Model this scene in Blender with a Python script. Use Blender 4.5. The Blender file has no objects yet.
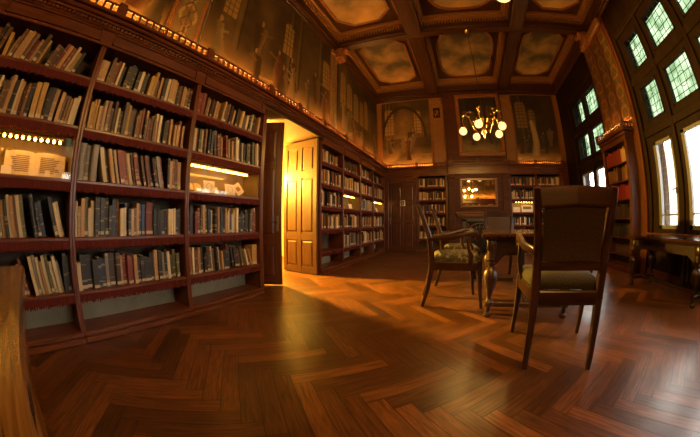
import bpy, math, random
from mathutils import Vector, Matrix
R_ = math.radians
rnd = random.Random(7)
SC = bpy.context.scene
COL = SC.collection
S = 0.88                     # one length unit below is the lens height above the floor, 0.88 m

# ------------------------------------------------------------------ camera, world, exposure
cd = bpy.data.cameras.new('camera'); cam = bpy.data.objects.new('camera', cd); COL.objects.link(cam)
cd.type = 'PANO'
PT = cd if hasattr(cd, 'panorama_type') else cd.cycles
PT.panorama_type = 'FISHEYE_LENS_POLYNOMIAL'      # an equidistant fisheye: angle = r / f
cd.sensor_width = 36.0; cd.sensor_fit = 'HORIZONTAL'
PT.fisheye_polynomial_k0 = 0.0
PT.fisheye_polynomial_k1 = -1.0 / (272.97 * 36.0 / 700.0)
PT.fisheye_polynomial_k2 = 0.0; PT.fisheye_polynomial_k3 = 0.0; PT.fisheye_polynomial_k4 = 0.0
PT.fisheye_fov = R_(230)
cd.clip_start = 0.01; cd.clip_end = 200
cam.location = (0, 0, S)
cam.rotation_euler = (R_(90) + 0.014, 0.0, 0.4008)
SC.camera = cam

SC.view_settings.view_transform = 'Standard'
SC.view_settings.look = 'None'
SC.view_settings.gamma = 1.0
SC.view_settings.use_curve_mapping = False
SC.view_settings.exposure = 1.0
SC.cycles.use_denoising = True
SC.cycles.use_adaptive_sampling = False
SC.cycles.max_bounces = 8
SC.cycles.diffuse_bounces = 4
SC.cycles.transparent_max_bounces = 12
SC.cycles.sample_clamp_indirect = 4.0

W = bpy.data.worlds.new('overcast_sky'); SC.world = W; W.use_nodes = True
wn = W.node_tree.nodes; bg = wn['Background']
bg.inputs[0].default_value = (1.0, 0.97, 0.92, 1); bg.inputs[1].default_value = 7.0

# power of the lamps that the room has
P_GLOBE = 26.0
P_COVE = 105.0
P_STRIP = 22.0
P_NEXT = 6500.0

# ------------------------------------------------------------------ materials
def principled(name):
    m = bpy.data.materials.new(name); m.use_nodes = True
    return m, m.node_tree.nodes, m.node_tree.links, m.node_tree.nodes['Principled BSDF']

def flat(name, c, rough=.6, metal=0.0, spec=.5, coat=0.0):
    m, n, l, b = principled(name)
    b.inputs['Base Color'].default_value = (*c, 1); b.inputs['Roughness'].default_value = rough
    b.inputs['Metallic'].default_value = metal; b.inputs['Specular IOR Level'].default_value = spec
    b.inputs['Coat Weight'].default_value = coat; b.inputs['Coat Roughness'].default_value = .05
    return m

def noisy(name, c1, c2, scale=(20, 20, 20), rough=.6, detail=4, bump=0.0, spec=.5, lo=.3, hi=.7, metal=0.0, dist=0.0):
    m, n, l, b = principled(name)
    tc = n.new('ShaderNodeTexCoord'); mp = n.new('ShaderNodeMapping'); mp.inputs['Scale'].default_value = scale
    nz = n.new('ShaderNodeTexNoise'); nz.inputs['Scale'].default_value = 1.0; nz.inputs['Detail'].default_value = detail
    nz.inputs['Distortion'].default_value = dist
    cr = n.new('ShaderNodeValToRGB'); cr.color_ramp.elements[0].position = lo; cr.color_ramp.elements[1].position = hi
    cr.color_ramp.elements[0].color = (*c1, 1); cr.color_ramp.elements[1].color = (*c2, 1)
    l.new(tc.outputs['Object'], mp.inputs[0]); l.new(mp.outputs[0], nz.inputs['Vector'])
    l.new(nz.outputs['Fac'], cr.inputs[0]); l.new(cr.outputs[0], b.inputs['Base Color'])
    b.inputs['Roughness'].default_value = rough; b.inputs['Specular IOR Level'].default_value = spec
    b.inputs['Metallic'].default_value = metal
    if bump:
        bp = n.new('ShaderNodeBump'); bp.inputs['Strength'].default_value = bump; bp.inputs['Distance'].default_value = .004
        l.new(nz.outputs['Fac'], bp.inputs['Height']); l.new(bp.outputs[0], b.inputs['Normal'])
    return m

def wood(name, c1, c2, axis, rough=.32, s=34.0):
    sc = [s, s, s]; sc[axis] = s * .07
    return noisy(name, c1, c2, tuple(sc), rough, 5, .12, .5, .28, .72, 0, .6)

DK1, DK2 = (.030, .0085, .0035), (.105, .030, .010)
WX = wood('dark_wood_x', DK1, DK2, 0); WY = wood('dark_wood_y', DK1, DK2, 1); WZ = wood('dark_wood_z', DK1, DK2, 2)
RD1, RD2 = (.050, .012, .005), (.150, .042, .013)
RY = wood('red_wood_y', RD1, RD2, 1); RX = wood('red_wood_x', RD1, RD2, 0); RZ = wood('red_wood_z', RD1, RD2, 2)
CHIM = noisy('chimney_wood', (.026, .007, .003), (.080, .022, .008), (3, 40, 40), .55, 5, .1, .2, .28, .72, 0, .6)
BMY = wood('beam_wood_y', (.018, .006, .0025), (.062, .019, .006), 1); BMX = wood('beam_wood_x', (.018, .006, .0025), (.062, .019, .006), 0)
CH1, CH2 = (.015, .005, .0025), (.060, .019, .0075)
CHZ = wood('chair_wood', CH1, CH2, 2, .36); CHX = wood('chair_wood_x', CH1, CH2, 0, .28); CHY = wood('chair_wood_y', CH1, CH2, 1, .28)
TBX = wood('table_wood', (.025, .009, .004), (.075, .027, .011), 1, .16)
DOORW = wood('door_wood', (.034, .012, .0032), (.072, .027, .0065), 2, .36)
DOORX = wood('door_wood_x', (.034, .012, .0032), (.072, .027, .0065), 0, .36)
OLD = None
GOLD = noisy('gilded_wood', (.10, .04, .012), (.30, .135, .040), (60, 60, 60), .38, 3, .2)
GILT = noisy('gilt_frame', (.10, .035, .010), (.26, .095, .028), (40, 40, 40), .3, 3, .1)
FRINGE = noisy('red_fringe', (.035, .004, .003), (.12, .014, .009), (160, 160, 8), .8, 3, .4, .2)
PLASTER = noisy('wall_plaster', (.085, .045, .018), (.15, .085, .034), (5, 5, 5), .75)
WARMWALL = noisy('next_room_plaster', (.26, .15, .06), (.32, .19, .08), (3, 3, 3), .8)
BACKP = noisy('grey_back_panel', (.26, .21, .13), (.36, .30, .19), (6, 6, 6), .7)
CASEBACK = noisy('bookcase_back', (.045, .024, .010), (.075, .042, .018), (6, 6, 30), .65)  # one dark brown for every bookcase back
BRASS = flat('aged_brass', (.50, .30, .10), .26, 1.0)
IRON = flat('dark_iron', (.02, .018, .016), .4, .8)
STEEL = flat('door_plate', (.22, .20, .18), .35, 1.0)
PAPER = noisy('old_paper', (.62, .50, .32), (.74, .62, .42), (25, 25, 25), .8)
WHITE = flat('white_card', (.72, .66, .55), .75)
LABELP = flat('spine_paper', (.44, .37, .27), .7)
DISPB = noisy('display_backing', (.22, .15, .055), (.30, .21, .08), (8, 8, 8), .5)
DISPB.node_tree.nodes['Principled BSDF'].inputs['Coat Weight'].default_value = 1.0
DISPB.node_tree.nodes['Principled BSDF'].inputs['Coat Roughness'].default_value = .04
CUSH = noisy('green_seat_cloth', (.028, .020, .011), (.058, .044, .024), (90, 90, 90), .75, 3, .3, .3)
DAMASK = noisy('damask_seat_cloth', (.05, .042, .026), (.20, .175, .12), (26, 26, 26), .65, 3, .1, .4, .52, .60)
LEATHER = noisy('brown_back_cloth', (.022, .012, .006), (.095, .052, .024), (220, 220, 220), .7, 2, .5, .3)
MIRROR = flat('mirror_glass', (.80, .76, .68), .02, 1.0)
BRICK = None
LEAD = flat('window_lead', (.03, .035, .03), .5)
WFRAME = noisy('window_oak', (.008, .0034, .0015), (.020, .009, .0038), (30, 30, 3), .5, 4, 0, .1)
WWHITE = flat('white_window_paint', (.11, .105, .095), .5)
RADI = flat('radiator_paint', (.02, .018, .015), .45)
STONE = noisy('fireplace_stone', (.02, .016, .012), (.06, .045, .03), (18, 18, 18), .5)

def emission(name, c, st):
    m = bpy.data.materials.new(name); m.use_nodes = True; n = m.node_tree.nodes; n.clear()
    e = n.new('ShaderNodeEmission'); e.inputs[0].default_value = (*c, 1); e.inputs[1].default_value = st
    o = n.new('ShaderNodeOutputMaterial'); m.node_tree.links.new(e.outputs[0], o.inputs[0]); return m
def opal(name, c, st, clear=.55):
    m = bpy.data.materials.new(name); m.use_nodes = True; n = m.node_tree.nodes; n.clear(); l = m.node_tree.links
    t = n.new('ShaderNodeBsdfTransparent'); e = n.new('ShaderNodeEmission'); e.inputs[0].default_value = (*c, 1); e.inputs[1].default_value = st
    mx = n.new('ShaderNodeMixShader'); mx.inputs[0].default_value = 1 - clear; o = n.new('ShaderNodeOutputMaterial')
    l.new(t.outputs[0], mx.inputs[1]); l.new(e.outputs[0], mx.inputs[2]); l.new(mx.outputs[0], o.inputs[0]); return m
E_GLOBE = opal('opal_globe', (1.0, .60, .20), 1.6)
BULB = bpy.data.lights.new('globe_bulb', 'POINT'); BULB.energy = P_GLOBE; BULB.color = (1.0, .50, .11); BULB.shadow_soft_size = .03
E_COVE = emission('lit_cove_tube', (1.0, .42, .07), P_COVE)
E_STRIP = emission('lit_strip_bulb', (1.0, .40, .045), P_STRIP)
E_NEXT = emission('lit_hall_globe', (1.0, .60, .07), P_NEXT)

def pane(name, tint, gloss=.06, soft=0.0):
    m = bpy.data.materials.new(name); m.use_nodes = True; n = m.node_tree.nodes; n.clear(); l = m.node_tree.links
    t = n.new('ShaderNodeBsdfTransparent'); t.inputs[0].default_value = (*tint, 1)
    g = n.new('ShaderNodeBsdfGlossy'); g.inputs['Roughness'].default_value = .03
    mx = n.new('ShaderNodeMixShader'); mx.inputs[0].default_value = gloss
    o = n.new('ShaderNodeOutputMaterial')
    l.new(t.outputs[0], mx.inputs[1]); l.new(g.outputs[0], mx.inputs[2]); l.new(mx.outputs[0], o.inputs[0])
    return m
CLEAR = pane('clear_glass', (.97, .97, .95))
CASEGLASS = pane('case_glass', (.98, .98, .97), .03)
def stained():
    m = pane('leaded_glass', (.2, .26, .17), .05); n = m.node_tree.nodes; l = m.node_tree.links
    t = [x for x in n if x.type == 'BSDF_TRANSPARENT'][0]
    tc = n.new('ShaderNodeTexCoord'); nz = n.new('ShaderNodeTexNoise'); nz.inputs['Scale'].default_value = 4.0
    cr = n.new('ShaderNodeValToRGB'); cr.color_ramp.elements[0].color = (.15, .20, .14, 1); cr.color_ramp.elements[1].color = (.33, .39, .31, 1)
    cr.color_ramp.elements[0].position = .3; cr.color_ramp.elements[1].position = .7
    l.new(tc.outputs['Object'], nz.inputs['Vector']); l.new(nz.outputs[0], cr.inputs[0]); l.new(cr.outputs[0], t.inputs[0])
    return m
STAINED = stained()

def colour_attr(name, rough=.6, spec=.3, noise=0.0):
    m, n, l, b = principled(name)
    a = n.new('ShaderNodeVertexColor'); a.layer_name = 'paint'
    l.new(a.outputs[0], b.inputs['Base Color'])
    b.inputs['Roughness'].default_value = rough; b.inputs['Specular IOR Level'].default_value = spec
    return m
PAINT = colour_attr('oil_paint', .5, .35)
FARBOOK = colour_attr('book_bindings', .6, .3)

def book_material():
    m, n, l, b = principled('book_cover')
    oi = n.new('ShaderNodeObjectInfo'); tc = n.new('ShaderNodeTexCoord'); sx = n.new('ShaderNodeSeparateXYZ')
    l.new(tc.outputs['Object'], sx.inputs[0])
    # printed bands and title lines on the spine, different on every book
    cb = n.new('ShaderNodeCombineXYZ'); l.new(sx.outputs[2], cb.inputs[0]); l.new(oi.outputs['Random'], cb.inputs[1])
    mp = n.new('ShaderNodeMapping'); mp.inputs['Scale'].default_value = (9, 57, 1); l.new(cb.outputs[0], mp.inputs[0])
    nz = n.new('ShaderNodeTexNoise'); nz.noise_dimensions = '2D'; nz.inputs['Scale'].default_value = 1.0; nz.inputs['Detail'].default_value = 2
    l.new(mp.outputs[0], nz.inputs['Vector'])
    cr = n.new('ShaderNodeValToRGB'); cr.color_ramp.interpolation = 'CONSTANT'
    cr.color_ramp.elements[0].color = (0, 0, 0, 1); cr.color_ramp.elements[1].color = (1, 1, 1, 1); cr.color_ramp.elements[1].position = .66
    l.new(nz.outputs[0], cr.inputs[0])
    nz2 = n.new('ShaderNodeTexNoise'); nz2.inputs['Scale'].default_value = 3.0; l.new(tc.outputs['Object'], nz2.inputs['Vector'])
    mul = n.new('ShaderNodeMixRGB'); mul.blend_type = 'MULTIPLY'; mul.inputs[0].default_value = .35
    l.new(oi.outputs['Color'], mul.inputs[1]); l.new(nz2.outputs[0], mul.inputs[2])
    mx = n.new('ShaderNodeMixRGB'); mx.inputs[2].default_value = (.46, .33, .17, 1)
    ml = n.new('ShaderNodeMath'); ml.operation = 'MULTIPLY'; ml.inputs[1].default_value = .42
    l.new(cr.outputs[0], ml.inputs[0]); l.new(ml.outputs[0], mx.inputs[0]); l.new(mul.outputs[0], mx.inputs[1])
    l.new(mx.outputs[0], b.inputs['Base Color']); b.inputs['Roughness'].default_value = .5
    return m
COVER = book_material()

def plank_material():
    m, n, l, b = principled('oak_parquet')
    a = n.new('ShaderNodeVertexColor'); a.layer_name = 'paint'
    uv = n.new('ShaderNodeUVMap'); uv.uv_map = 'grain'
    mp = n.new('ShaderNodeMapping'); mp.inputs['Scale'].default_value = (5, 55, 1); l.new(uv.outputs[0], mp.inputs[0])
    nz = n.new('ShaderNodeTexNoise'); nz.inputs['Scale'].default_value = 1.0; nz.inputs['Detail'].default_value = 6; nz.inputs['Distortion'].default_value = .8
    l.new(mp.outputs[0], nz.inputs['Vector'])
    cr = n.new('ShaderNodeValToRGB'); cr.color_ramp.elements[0].color = (.42, .40, .38, 1); cr.color_ramp.elements[1].color = (1.25, 1.2, 1.15, 1)
    cr.color_ramp.elements[0].position = .3; cr.color_ramp.elements[1].position = .68
    l.new(nz.outputs[0], cr.inputs[0])
    mx = n.new('ShaderNodeMixRGB'); mx.blend_type = 'MULTIPLY'; mx.inputs[0].default_value = 1.0
    l.new(a.outputs[0], mx.inputs[1]); l.new(cr.outputs[0], mx.inputs[2]); l.new(mx.outputs[0], b.inputs['Base Color'])
    nz2 = n.new('ShaderNodeTexNoise'); nz2.inputs['Scale'].default_value = 2.2; nz2.inputs['Detail'].default_value = 5
    tc = n.new('ShaderNodeTexCoord'); l.new(tc.outputs['Object'], nz2.inputs['Vector'])
    mr = n.new('ShaderNodeMapRange'); mr.inputs[1].default_value = .3; mr.inputs[2].default_value = .7; mr.inputs[3].default_value = .28; mr.inputs[4].default_value = .38
    l.new(nz2.outputs[0], mr.inputs[0]); l.new(mr.outputs[0], b.inputs['Roughness'])
    bp = n.new('ShaderNodeBump'); bp.inputs['Strength'].default_value = .03; bp.inputs['Distance'].default_value = .002
    l.new(nz.outputs[0], bp.inputs['Height']); l.new(bp.outputs[0], b.inputs['Normal'])
    b.inputs['Specular IOR Level'].default_value = .4
    return m
PARQUET = plank_material()

def cracked_wood():
    m, n, l, b = principled('cracked_old_wood')
    tc = n.new('ShaderNodeTexCoord'); mp = n.new('ShaderNodeMapping'); mp.inputs['Scale'].default_value = (3.2, 55, 55)
    l.new(tc.outputs['Object'], mp.inputs[0])
    nz = n.new('ShaderNodeTexNoise'); nz.inputs['Scale'].default_value = 1.6; nz.inputs['Detail'].default_value = 4; nz.inputs['Distortion'].default_value = .35
    l.new(mp.outputs[0], nz.inputs['Vector'])
    cr = n.new('ShaderNodeValToRGB'); e = cr.color_ramp.elements
    e[0].position = .40; e[0].color = (.014, .006, .003, 1); e[1].position = .44; e[1].color = (.095, .040, .011, 1)
    k = e.new(.72); k.color = (.19, .088, .024, 1)
    l.new(nz.outputs[0], cr.inputs[0]); l.new(cr.outputs[0], b.inputs['Base Color']); b.inputs['Roughness'].default_value = .22
    bp = n.new('ShaderNodeBump'); bp.inputs['Strength'].default_value = .25; bp.inputs['Distance'].default_value = .004
    l.new(cr.outputs[0], bp.inputs['Height']); l.new(bp.outputs[0], b.inputs['Normal'])
    return m
OLD = cracked_wood()

def brick_material():
    m, n, l, b = principled('outside_brick')
    tc = n.new('ShaderNodeTexCoord'); mp = n.new('ShaderNodeMapping'); mp.inputs['Rotation'].default_value = (R_(90), 0, R_(90))
    bk = n.new('ShaderNodeTexBrick'); bk.inputs['Scale'].default_value = 4.5
    bk.inputs['Color1'].default_value = (.42, .30, .21, 1); bk.inputs['Color2'].default_value = (.34, .23, .16, 1); bk.inputs['Mortar'].default_value = (.56, .52, .46, 1)
    l.new(tc.outputs['Object'], mp.inputs[0]); l.new(mp.outputs[0], bk.inputs['Vector']); l.new(bk.outputs[0], b.inputs['Base Color'])
    b.inputs['Roughness'].default_value = .9
    return m
BRICK = brick_material()
LEAVES = noisy('garden_leaves', (.16, .17, .05), (.40, .33, .12), (5, 5, 5), .8)

# ------------------------------------------------------------------ mesh building
class MB:
    def __init__(s): s.v = []; s.f = []; s.c = []
    def add(s, vs, fs):
        o = len(s.v); s.v += [tuple(p) for p in vs]; s.f += [tuple(i + o for i in f) for f in fs]; return s
    def box(s, x0, x1, y0, y1, z0, z1, b=0.0):
        if x1 < x0: x0, x1 = x1, x0
        if y1 < y0: y0, y1 = y1, y0
        if z1 < z0: z0, z1 = z1, z0
        if b <= 0:
            vs = [(x0, y0, z0), (x1, y0, z0), (x1, y1, z0), (x0, y1, z0), (x0, y0, z1), (x1, y0, z1), (x1, y1, z1), (x0, y1, z1)]
            return s.add(vs, [(0, 3, 2, 1), (4, 5, 6, 7), (0, 1, 5, 4), (1, 2, 6, 5), (2, 3, 7, 6), (3, 0, 4, 7)])
        b = min(b, (x1 - x0) * .45, (y1 - y0) * .45, (z1 - z0) * .45)
        vs = []; idx = {}
        for ix, x in enumerate((x0, x1)):
            for iy, y in enumerate((y0, y1)):
                for iz, z in enumerate((z0, z1)):
                    sx, sy, sz = (1 - 2 * ix) * b, (1 - 2 * iy) * b, (1 - 2 * iz) * b
                    for k, p in enumerate(((x, y + sy, z + sz), (x + sx, y, z + sz), (x + sx, y + sy, z))):
                        idx[(ix, iy, iz, k)] = len(vs); vs.append(p)
        g = lambda *a: idx[a]; fs = []
        for i in (0, 1):
            q = [g(i, 0, 0, 0), g(i, 1, 0, 0), g(i, 1, 1, 0), g(i, 0, 1, 0)]; fs.append(q if i else q[::-1])
            q = [g(0, i, 0, 1), g(0, i, 1, 1), g(1, i, 1, 1), g(1, i, 0, 1)]; fs.append(q if i else q[::-1])
            q = [g(0, 0, i, 2), g(1, 0, i, 2), g(1, 1, i, 2), g(0, 1, i, 2)]; fs.append(q if i else q[::-1])
        for a in (0, 1):
            for c in (0, 1):
                fs.append([g(0, a, c, 1), g(1, a, c, 1), g(1, a, c, 2), g(0, a, c, 2)])
                fs.append([g(a, 0, c, 0), g(a, 1, c, 0), g(a, 1, c, 2), g(a, 0, c, 2)])
                fs.append([g(a, c, 0, 0), g(a, c, 1, 0), g(a, c, 1, 1), g(a, c, 0, 1)])
                for e in (0, 1): fs.append([g(a, c, e, 0), g(a, c, e, 1), g(a, c, e, 2)])
        return s.add(vs, fs)
    def lathe(s, c, prof, n=16, axis=2):
        vs = []; fs = []
        for (r, z) in prof:
            for k in range(n):
                t = 2 * math.pi * k / n; p = [r * math.cos(t), r * math.sin(t), z]
                if axis == 0: p = [z, p[0], p[1]]
                elif axis == 1: p = [p[1], z, p[0]]
                vs.append((c[0] + p[0], c[1] + p[1], c[2] + p[2]))
        m = len(prof)
        for i in range(m - 1):
            for k in range(n): fs.append((i * n + k, i * n + (k + 1) % n, (i + 1) * n + (k + 1) % n, (i + 1) * n + k))
        fs.append(tuple(range(n))[::-1]); fs.append(tuple((m - 1) * n + k for k in range(n)))
        return s.add(vs, fs)
    def ball(s, c, r, n=14, m=9, sq=(1, 1, 1)):
        pr = [(max(r * math.sin(math.pi * i / m), r * .02), -r * math.cos(math.pi * i / m)) for i in range(m + 1)]
        o = len(s.v); s.lathe((0, 0, 0), pr, n)
        for i in range(o, len(s.v)):
            p = s.v[i]; s.v[i] = (c[0] + p[0] * sq[0], c[1] + p[1] * sq[1], c[2] + p[2] * sq[2])
        return s
    def sweep(s, pts, w, d, ref=(0, 1, 0), n=4):
        # rectangular (n=4) or round section along a path; w across, d along ref; both may be lists
        P = [Vector(p) for p in pts]; k = len(P); vs = []; fs = []
        ref = Vector(ref)
        for i, p in enumerate(P):
            t = (P[min(i + 1, k - 1)] - P[max(i - 1, 0)]).normalized()
            a = t.cross(ref)
            if a.length < 1e-4: a = t.cross(Vector((.3, .5, .8)))
            a.normalize(); bb = a.cross(t).normalized()
            ww = w[i] if isinstance(w, (list, tuple)) else w; dd = d[i] if isinstance(d, (list, tuple)) else d
            if n == 4:
                c = .22
                q = [(1, 1 - c), (1 - c, 1), (-1 + c, 1), (-1, 1 - c), (-1, -1 + c), (-1 + c, -1), (1 - c, -1), (1, -1 + c)]
            else: q = [(math.cos(2 * math.pi * j / n), math.sin(2 * math.pi * j / n)) for j in range(n)]
            for (x, y) in q: vs.append(tuple(p + a * (x * ww / 2) + bb * (y * dd / 2)))
        m = len(q)
        for i in range(k - 1):
            for j in range(m): fs.append((i * m + j, i * m + (j + 1) % m, (i + 1) * m + (j + 1) % m, (i + 1) * m + j))
        fs.append(tuple(range(m))[::-1]); fs.append(tuple((k - 1) * m + j for j in range(m)))
        return s.add(vs, fs)
    def prism(s, poly, a, b, axis=2):
        n = len(poly); vs = []
        for h in (a, b):
            for (x, y) in poly:
                vs.append({2: (x, y, h), 1: (x, h, y), 0: (h, x, y)}[axis])
        fs = [tuple(range(n))[::-1], tuple(range(n, 2 * n))] + [(i, (i + 1) % n, n + (i + 1) % n, n + i) for i in range(n)]
        return s.add(vs, fs)
    def xform(s, o, M):
        for i in range(o, len(s.v)): s.v[i] = tuple(M @ Vector(s.v[i]))
        return s
    def build(s, name, mat, parent=None, smooth=False, loc=None):
        me = bpy.data.meshes.new(name)
        me.from_pydata([(x * S, y * S, z * S) for x, y, z in s.v], [], s.f)
        bm_fix(me)
        for q in (mat if isinstance(mat, (list, tuple)) else [mat]): me.materials.append(q)
        if smooth:
            for p in me.polygons: p.use_smooth = True
            try: me.set_sharp_from_angle(angle=R_(48))
            except Exception: pass
        o = bpy.data.objects.new(name, me); COL.objects.link(o)
        if loc: o.location = (loc[0] * S, loc[1] * S, loc[2] * S)
        if parent: o.parent = parent
        return o
import bmesh
def bm_fix(me):
    b = bmesh.new(); b.from_mesh(me); bmesh.ops.recalc_face_normals(b, faces=b.faces); b.to_mesh(me); b.free()
def tag(o, label=None, cat=None, group=None, kind=None):
    if label: o['label'] = label
    if cat: o['category'] = cat
    if group: o['group'] = group
    if kind: o['kind'] = kind
    return o
def empty(name, loc, rz=0.0):
    o = bpy.data.objects.new(name, None); COL.objects.link(o); o.empty_display_size = .05
    o.location = (loc[0] * S, loc[1] * S, loc[2] * S); o.rotation_euler = (0, 0, rz); return o
def copy_tree(o, parent=None):
    c = o.copy(); COL.objects.link(c); c.parent = parent
    for ch in list(o.children): copy_tree(ch, c)
    return c
def bx(name, mat, parent, *a, **k): return MB().box(*a, **k).build(name, mat, parent)

# layout planes
XL, XLB, XLW = -2.53, -2.88, -2.80       # left bookcase front, its back, mural plane above it
XR = 3.95                                # window wall
YB, YW = 9.15, 9.22                      # far bookcase front, far mural plane
YF = -5.2                                # wall behind the lens
ZH, ZC = 2.54, 2.87                      # underside of the header, top of the cornice
ZS = 5.55                                # soffit of the ceiling beams
DIV = [-0.85, .385, 1.622, 2.83]         # upright centres of the near bays
FDV = [4.52, 5.57, 6.68, 7.75, 8.95]
SHZ = [2.21, 1.765, 1.325, .87, .43]     # shelf tops
DOOR0, DOOR1 = 2.87, 4.47

# ------------------------------------------------------------------ floor: herringbone, each plank a face
def make_floor():
    mb = MB(); cols = []; uvs = []; pw = .1125; n = 6
    du = (math.cos(R_(-45)), math.sin(R_(-45))); dv = (math.cos(R_(45)), math.sin(R_(45)))
    x0, x1, y0, y1 = -5.6, 4.3, -5.3, 9.6
    base = MB()
    ox, oy = -1.53, 1.21
    for i in range(-140, 140):
        for m in range(-14, 14):
            for kind in (0, 1):
                u, v = i + m * n, i - m * n
                r = (u, u + n, v, v + 1) if kind == 0 else (u, u + 1, v + 1, v + 1 + n)
                g = .020
                q = [(r[0] + g, r[2] + g), (r[1] - g, r[2] + g), (r[1] - g, r[3] - g), (r[0] + g, r[3] - g)]
                w = [(ox + pw * (a * du[0] + b * dv[0]), oy + pw * (a * du[1] + b * dv[1])) for a, b in q]
                if max(p[0] for p in w) < x0 or min(p[0] for p in w) > x1 or max(p[1] for p in w) < y0 or min(p[1] for p in w) > y1: continue
                o = len(mb.v); mb.v += [(min(max(p[0], x0), x1), min(max(p[1], y0), y1), 0.0) for p in w]; mb.f.append((o, o + 1, o + 2, o + 3))
                t = rnd.random(); k = .50 + .85 * rnd.random()
                c = ((.104 + .055 * t) * k, (.036 + .021 * t) * k, (.0088 + .005 * t) * k, 1)
                cols.append(c)
                a, b = rnd.random() * 30, rnd.random() * 30
                L = n * pw; uvs.append([(a, b), (a + L, b), (a + L, b + pw), (a, b + pw)] if kind == 0 else [(a, b), (a, b + pw), (a + L, b + pw), (a + L, b)][0:1] + [(a, b + pw), (a + L, b + pw), (a + L, b)])
    npl = len(mb.f)
    mb.box(x0, x1, y0, y1, -.12, -.0012)
    me = bpy.data.meshes.new('floor'); me.from_pydata([(x * S, y * S, z * S) for x, y, z in mb.v], [], mb.f)
    ca = me.color_attributes.new('paint', 'FLOAT_COLOR', 'CORNER'); uv = me.uv_layers.new(name='grain')
    for p in me.polygons:
        for j, li in enumerate(p.loop_indices):
            if p.index < npl:
                ca.data[li].color = cols[p.index]; uv.data[li].uv = uvs[p.index][j]
            else:
                ca.data[li].color = (.02, .007, .003, 1); uv.data[li].uv = (0, 0)
    me.materials.append(PARQUET)
    o = bpy.data.objects.new('floor', me); COL.objects.link(o)
    tag(o, 'polished oak herringbone parquet floor of the library', 'floor', kind='structure')
make_floor()

# ------------------------------------------------------------------ walls
def wall_left():
    m = MB()
    m.box(-3.4, XLB - .02, YF, DOOR0, 0, ZH + .1); m.box(-3.4, XLB - .02, DOOR1 + .17, YW + .3, 0, ZH + .1)
    m.box(-3.4, XLW, YF, YW + .3, 2.72, 6.2)
    tag(m.build('wall_left', PLASTER), 'plastered long wall behind the bookcases and above the cornice', 'wall', kind='structure')
    m = MB(); m.box(-3.4, XLB, DOOR0 - .001, DOOR0 - .04, 0, 2.7).box(-3.4, XLB, DOOR1 + .14, DOOR1 + .169, 0, 2.7).box(-3.4, XL + .0, DOOR0 - .04, DOOR1 + .169, 2.655, 2.72)
    tag(m.build('trim_1', DOORW), 'wooden lining of the open doorway between the bookcases', 'door lining', kind='structure')
wall_left()
tag(bx('wall_front', PLASTER, None, -3.4, XR + .4, YF - .1, YF, 0, 6.2), 'plain end wall behind the viewer', 'wall', kind='structure')
tag(MB().box(-3.4, XR + .4, YW, YW + .3, ZH, 6.2).box(-3.4, XR + .4, YB + .33, YB + .45, 0, ZH + .1).build('wall_back', PLASTER), 'far end wall behind its bookcases and paintings', 'wall', kind='structure')
# next room, seen through the doorway
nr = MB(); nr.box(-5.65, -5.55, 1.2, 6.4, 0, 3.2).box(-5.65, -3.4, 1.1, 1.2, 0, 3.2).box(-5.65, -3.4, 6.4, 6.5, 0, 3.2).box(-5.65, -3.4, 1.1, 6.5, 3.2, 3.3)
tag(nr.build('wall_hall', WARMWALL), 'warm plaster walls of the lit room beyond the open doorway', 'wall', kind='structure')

# ------------------------------------------------------------------ windows in the right wall
WIN = [('window_1', [(3.78, 4.37), (2.76, 3.50), (1.76, 2.46), (.91, 1.49)], .62, 4.56), ('window_2', [(7.16, 8.0), (6.24, 7.06)], 6.12, 8.15)]
ROWS = [(3.76, 4.47), (2.75, 3.43)]
CLR = (.86, 2.36)
def wall_right():
    m = MB(); x0, x1 = XR - .02, XR + .35
    ys = [YF] + [v for w in WIN for v in (w[2], w[3])] + [YW + .3]
    for a in range(0, len(ys), 2): m.box(x0, x1, ys[a], ys[a + 1], 0, 6.2)
    for w in WIN:
        m.box(x0, x1, w[2], w[3], 4.62, 6.2); m.box(x0, x1, w[2], w[3], 0, .78)
    tag(m.build('wall_right', noisy('window_wall', (.007, .0028, .0011), (.017, .0065, .0025), (9, 9, 3), .6, 4, 0, .08)), 'dark panelled wall that holds the tall windows', 'wall', kind='structure')
wall_right()
def leaded(y0, y1, z0, z1):
    m = MB(); x = XR + .045; w = .007
    ny = 4 if (y1 - y0) < .6 else 5; nz = 5
    for i in range(1, ny): 
        y = y0 + (y1 - y0) * i / ny; m.box(x - .006, x + .006, y - w / 2, y + w / 2, z0, z1)
    for i in range(1, nz):
        z = z0 + (z1 - z0) * i / nz; m.box(x - .006, x + .006, y0, y1, z - w / 2, z + w / 2)
    cy, cz = (y0 + y1) / 2, (z0 + z1) / 2; ry, rz = (y1 - y0) * .17, (z1 - z0) * .18
    ring = [(x, cy + ry * math.cos(2 * math.pi * k / 20), cz + rz * math.sin(2 * math.pi * k / 20)) for k in range(21)]
    m.sweep(ring, .009, .012, (1, 0, 0), 6)
    return m
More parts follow.
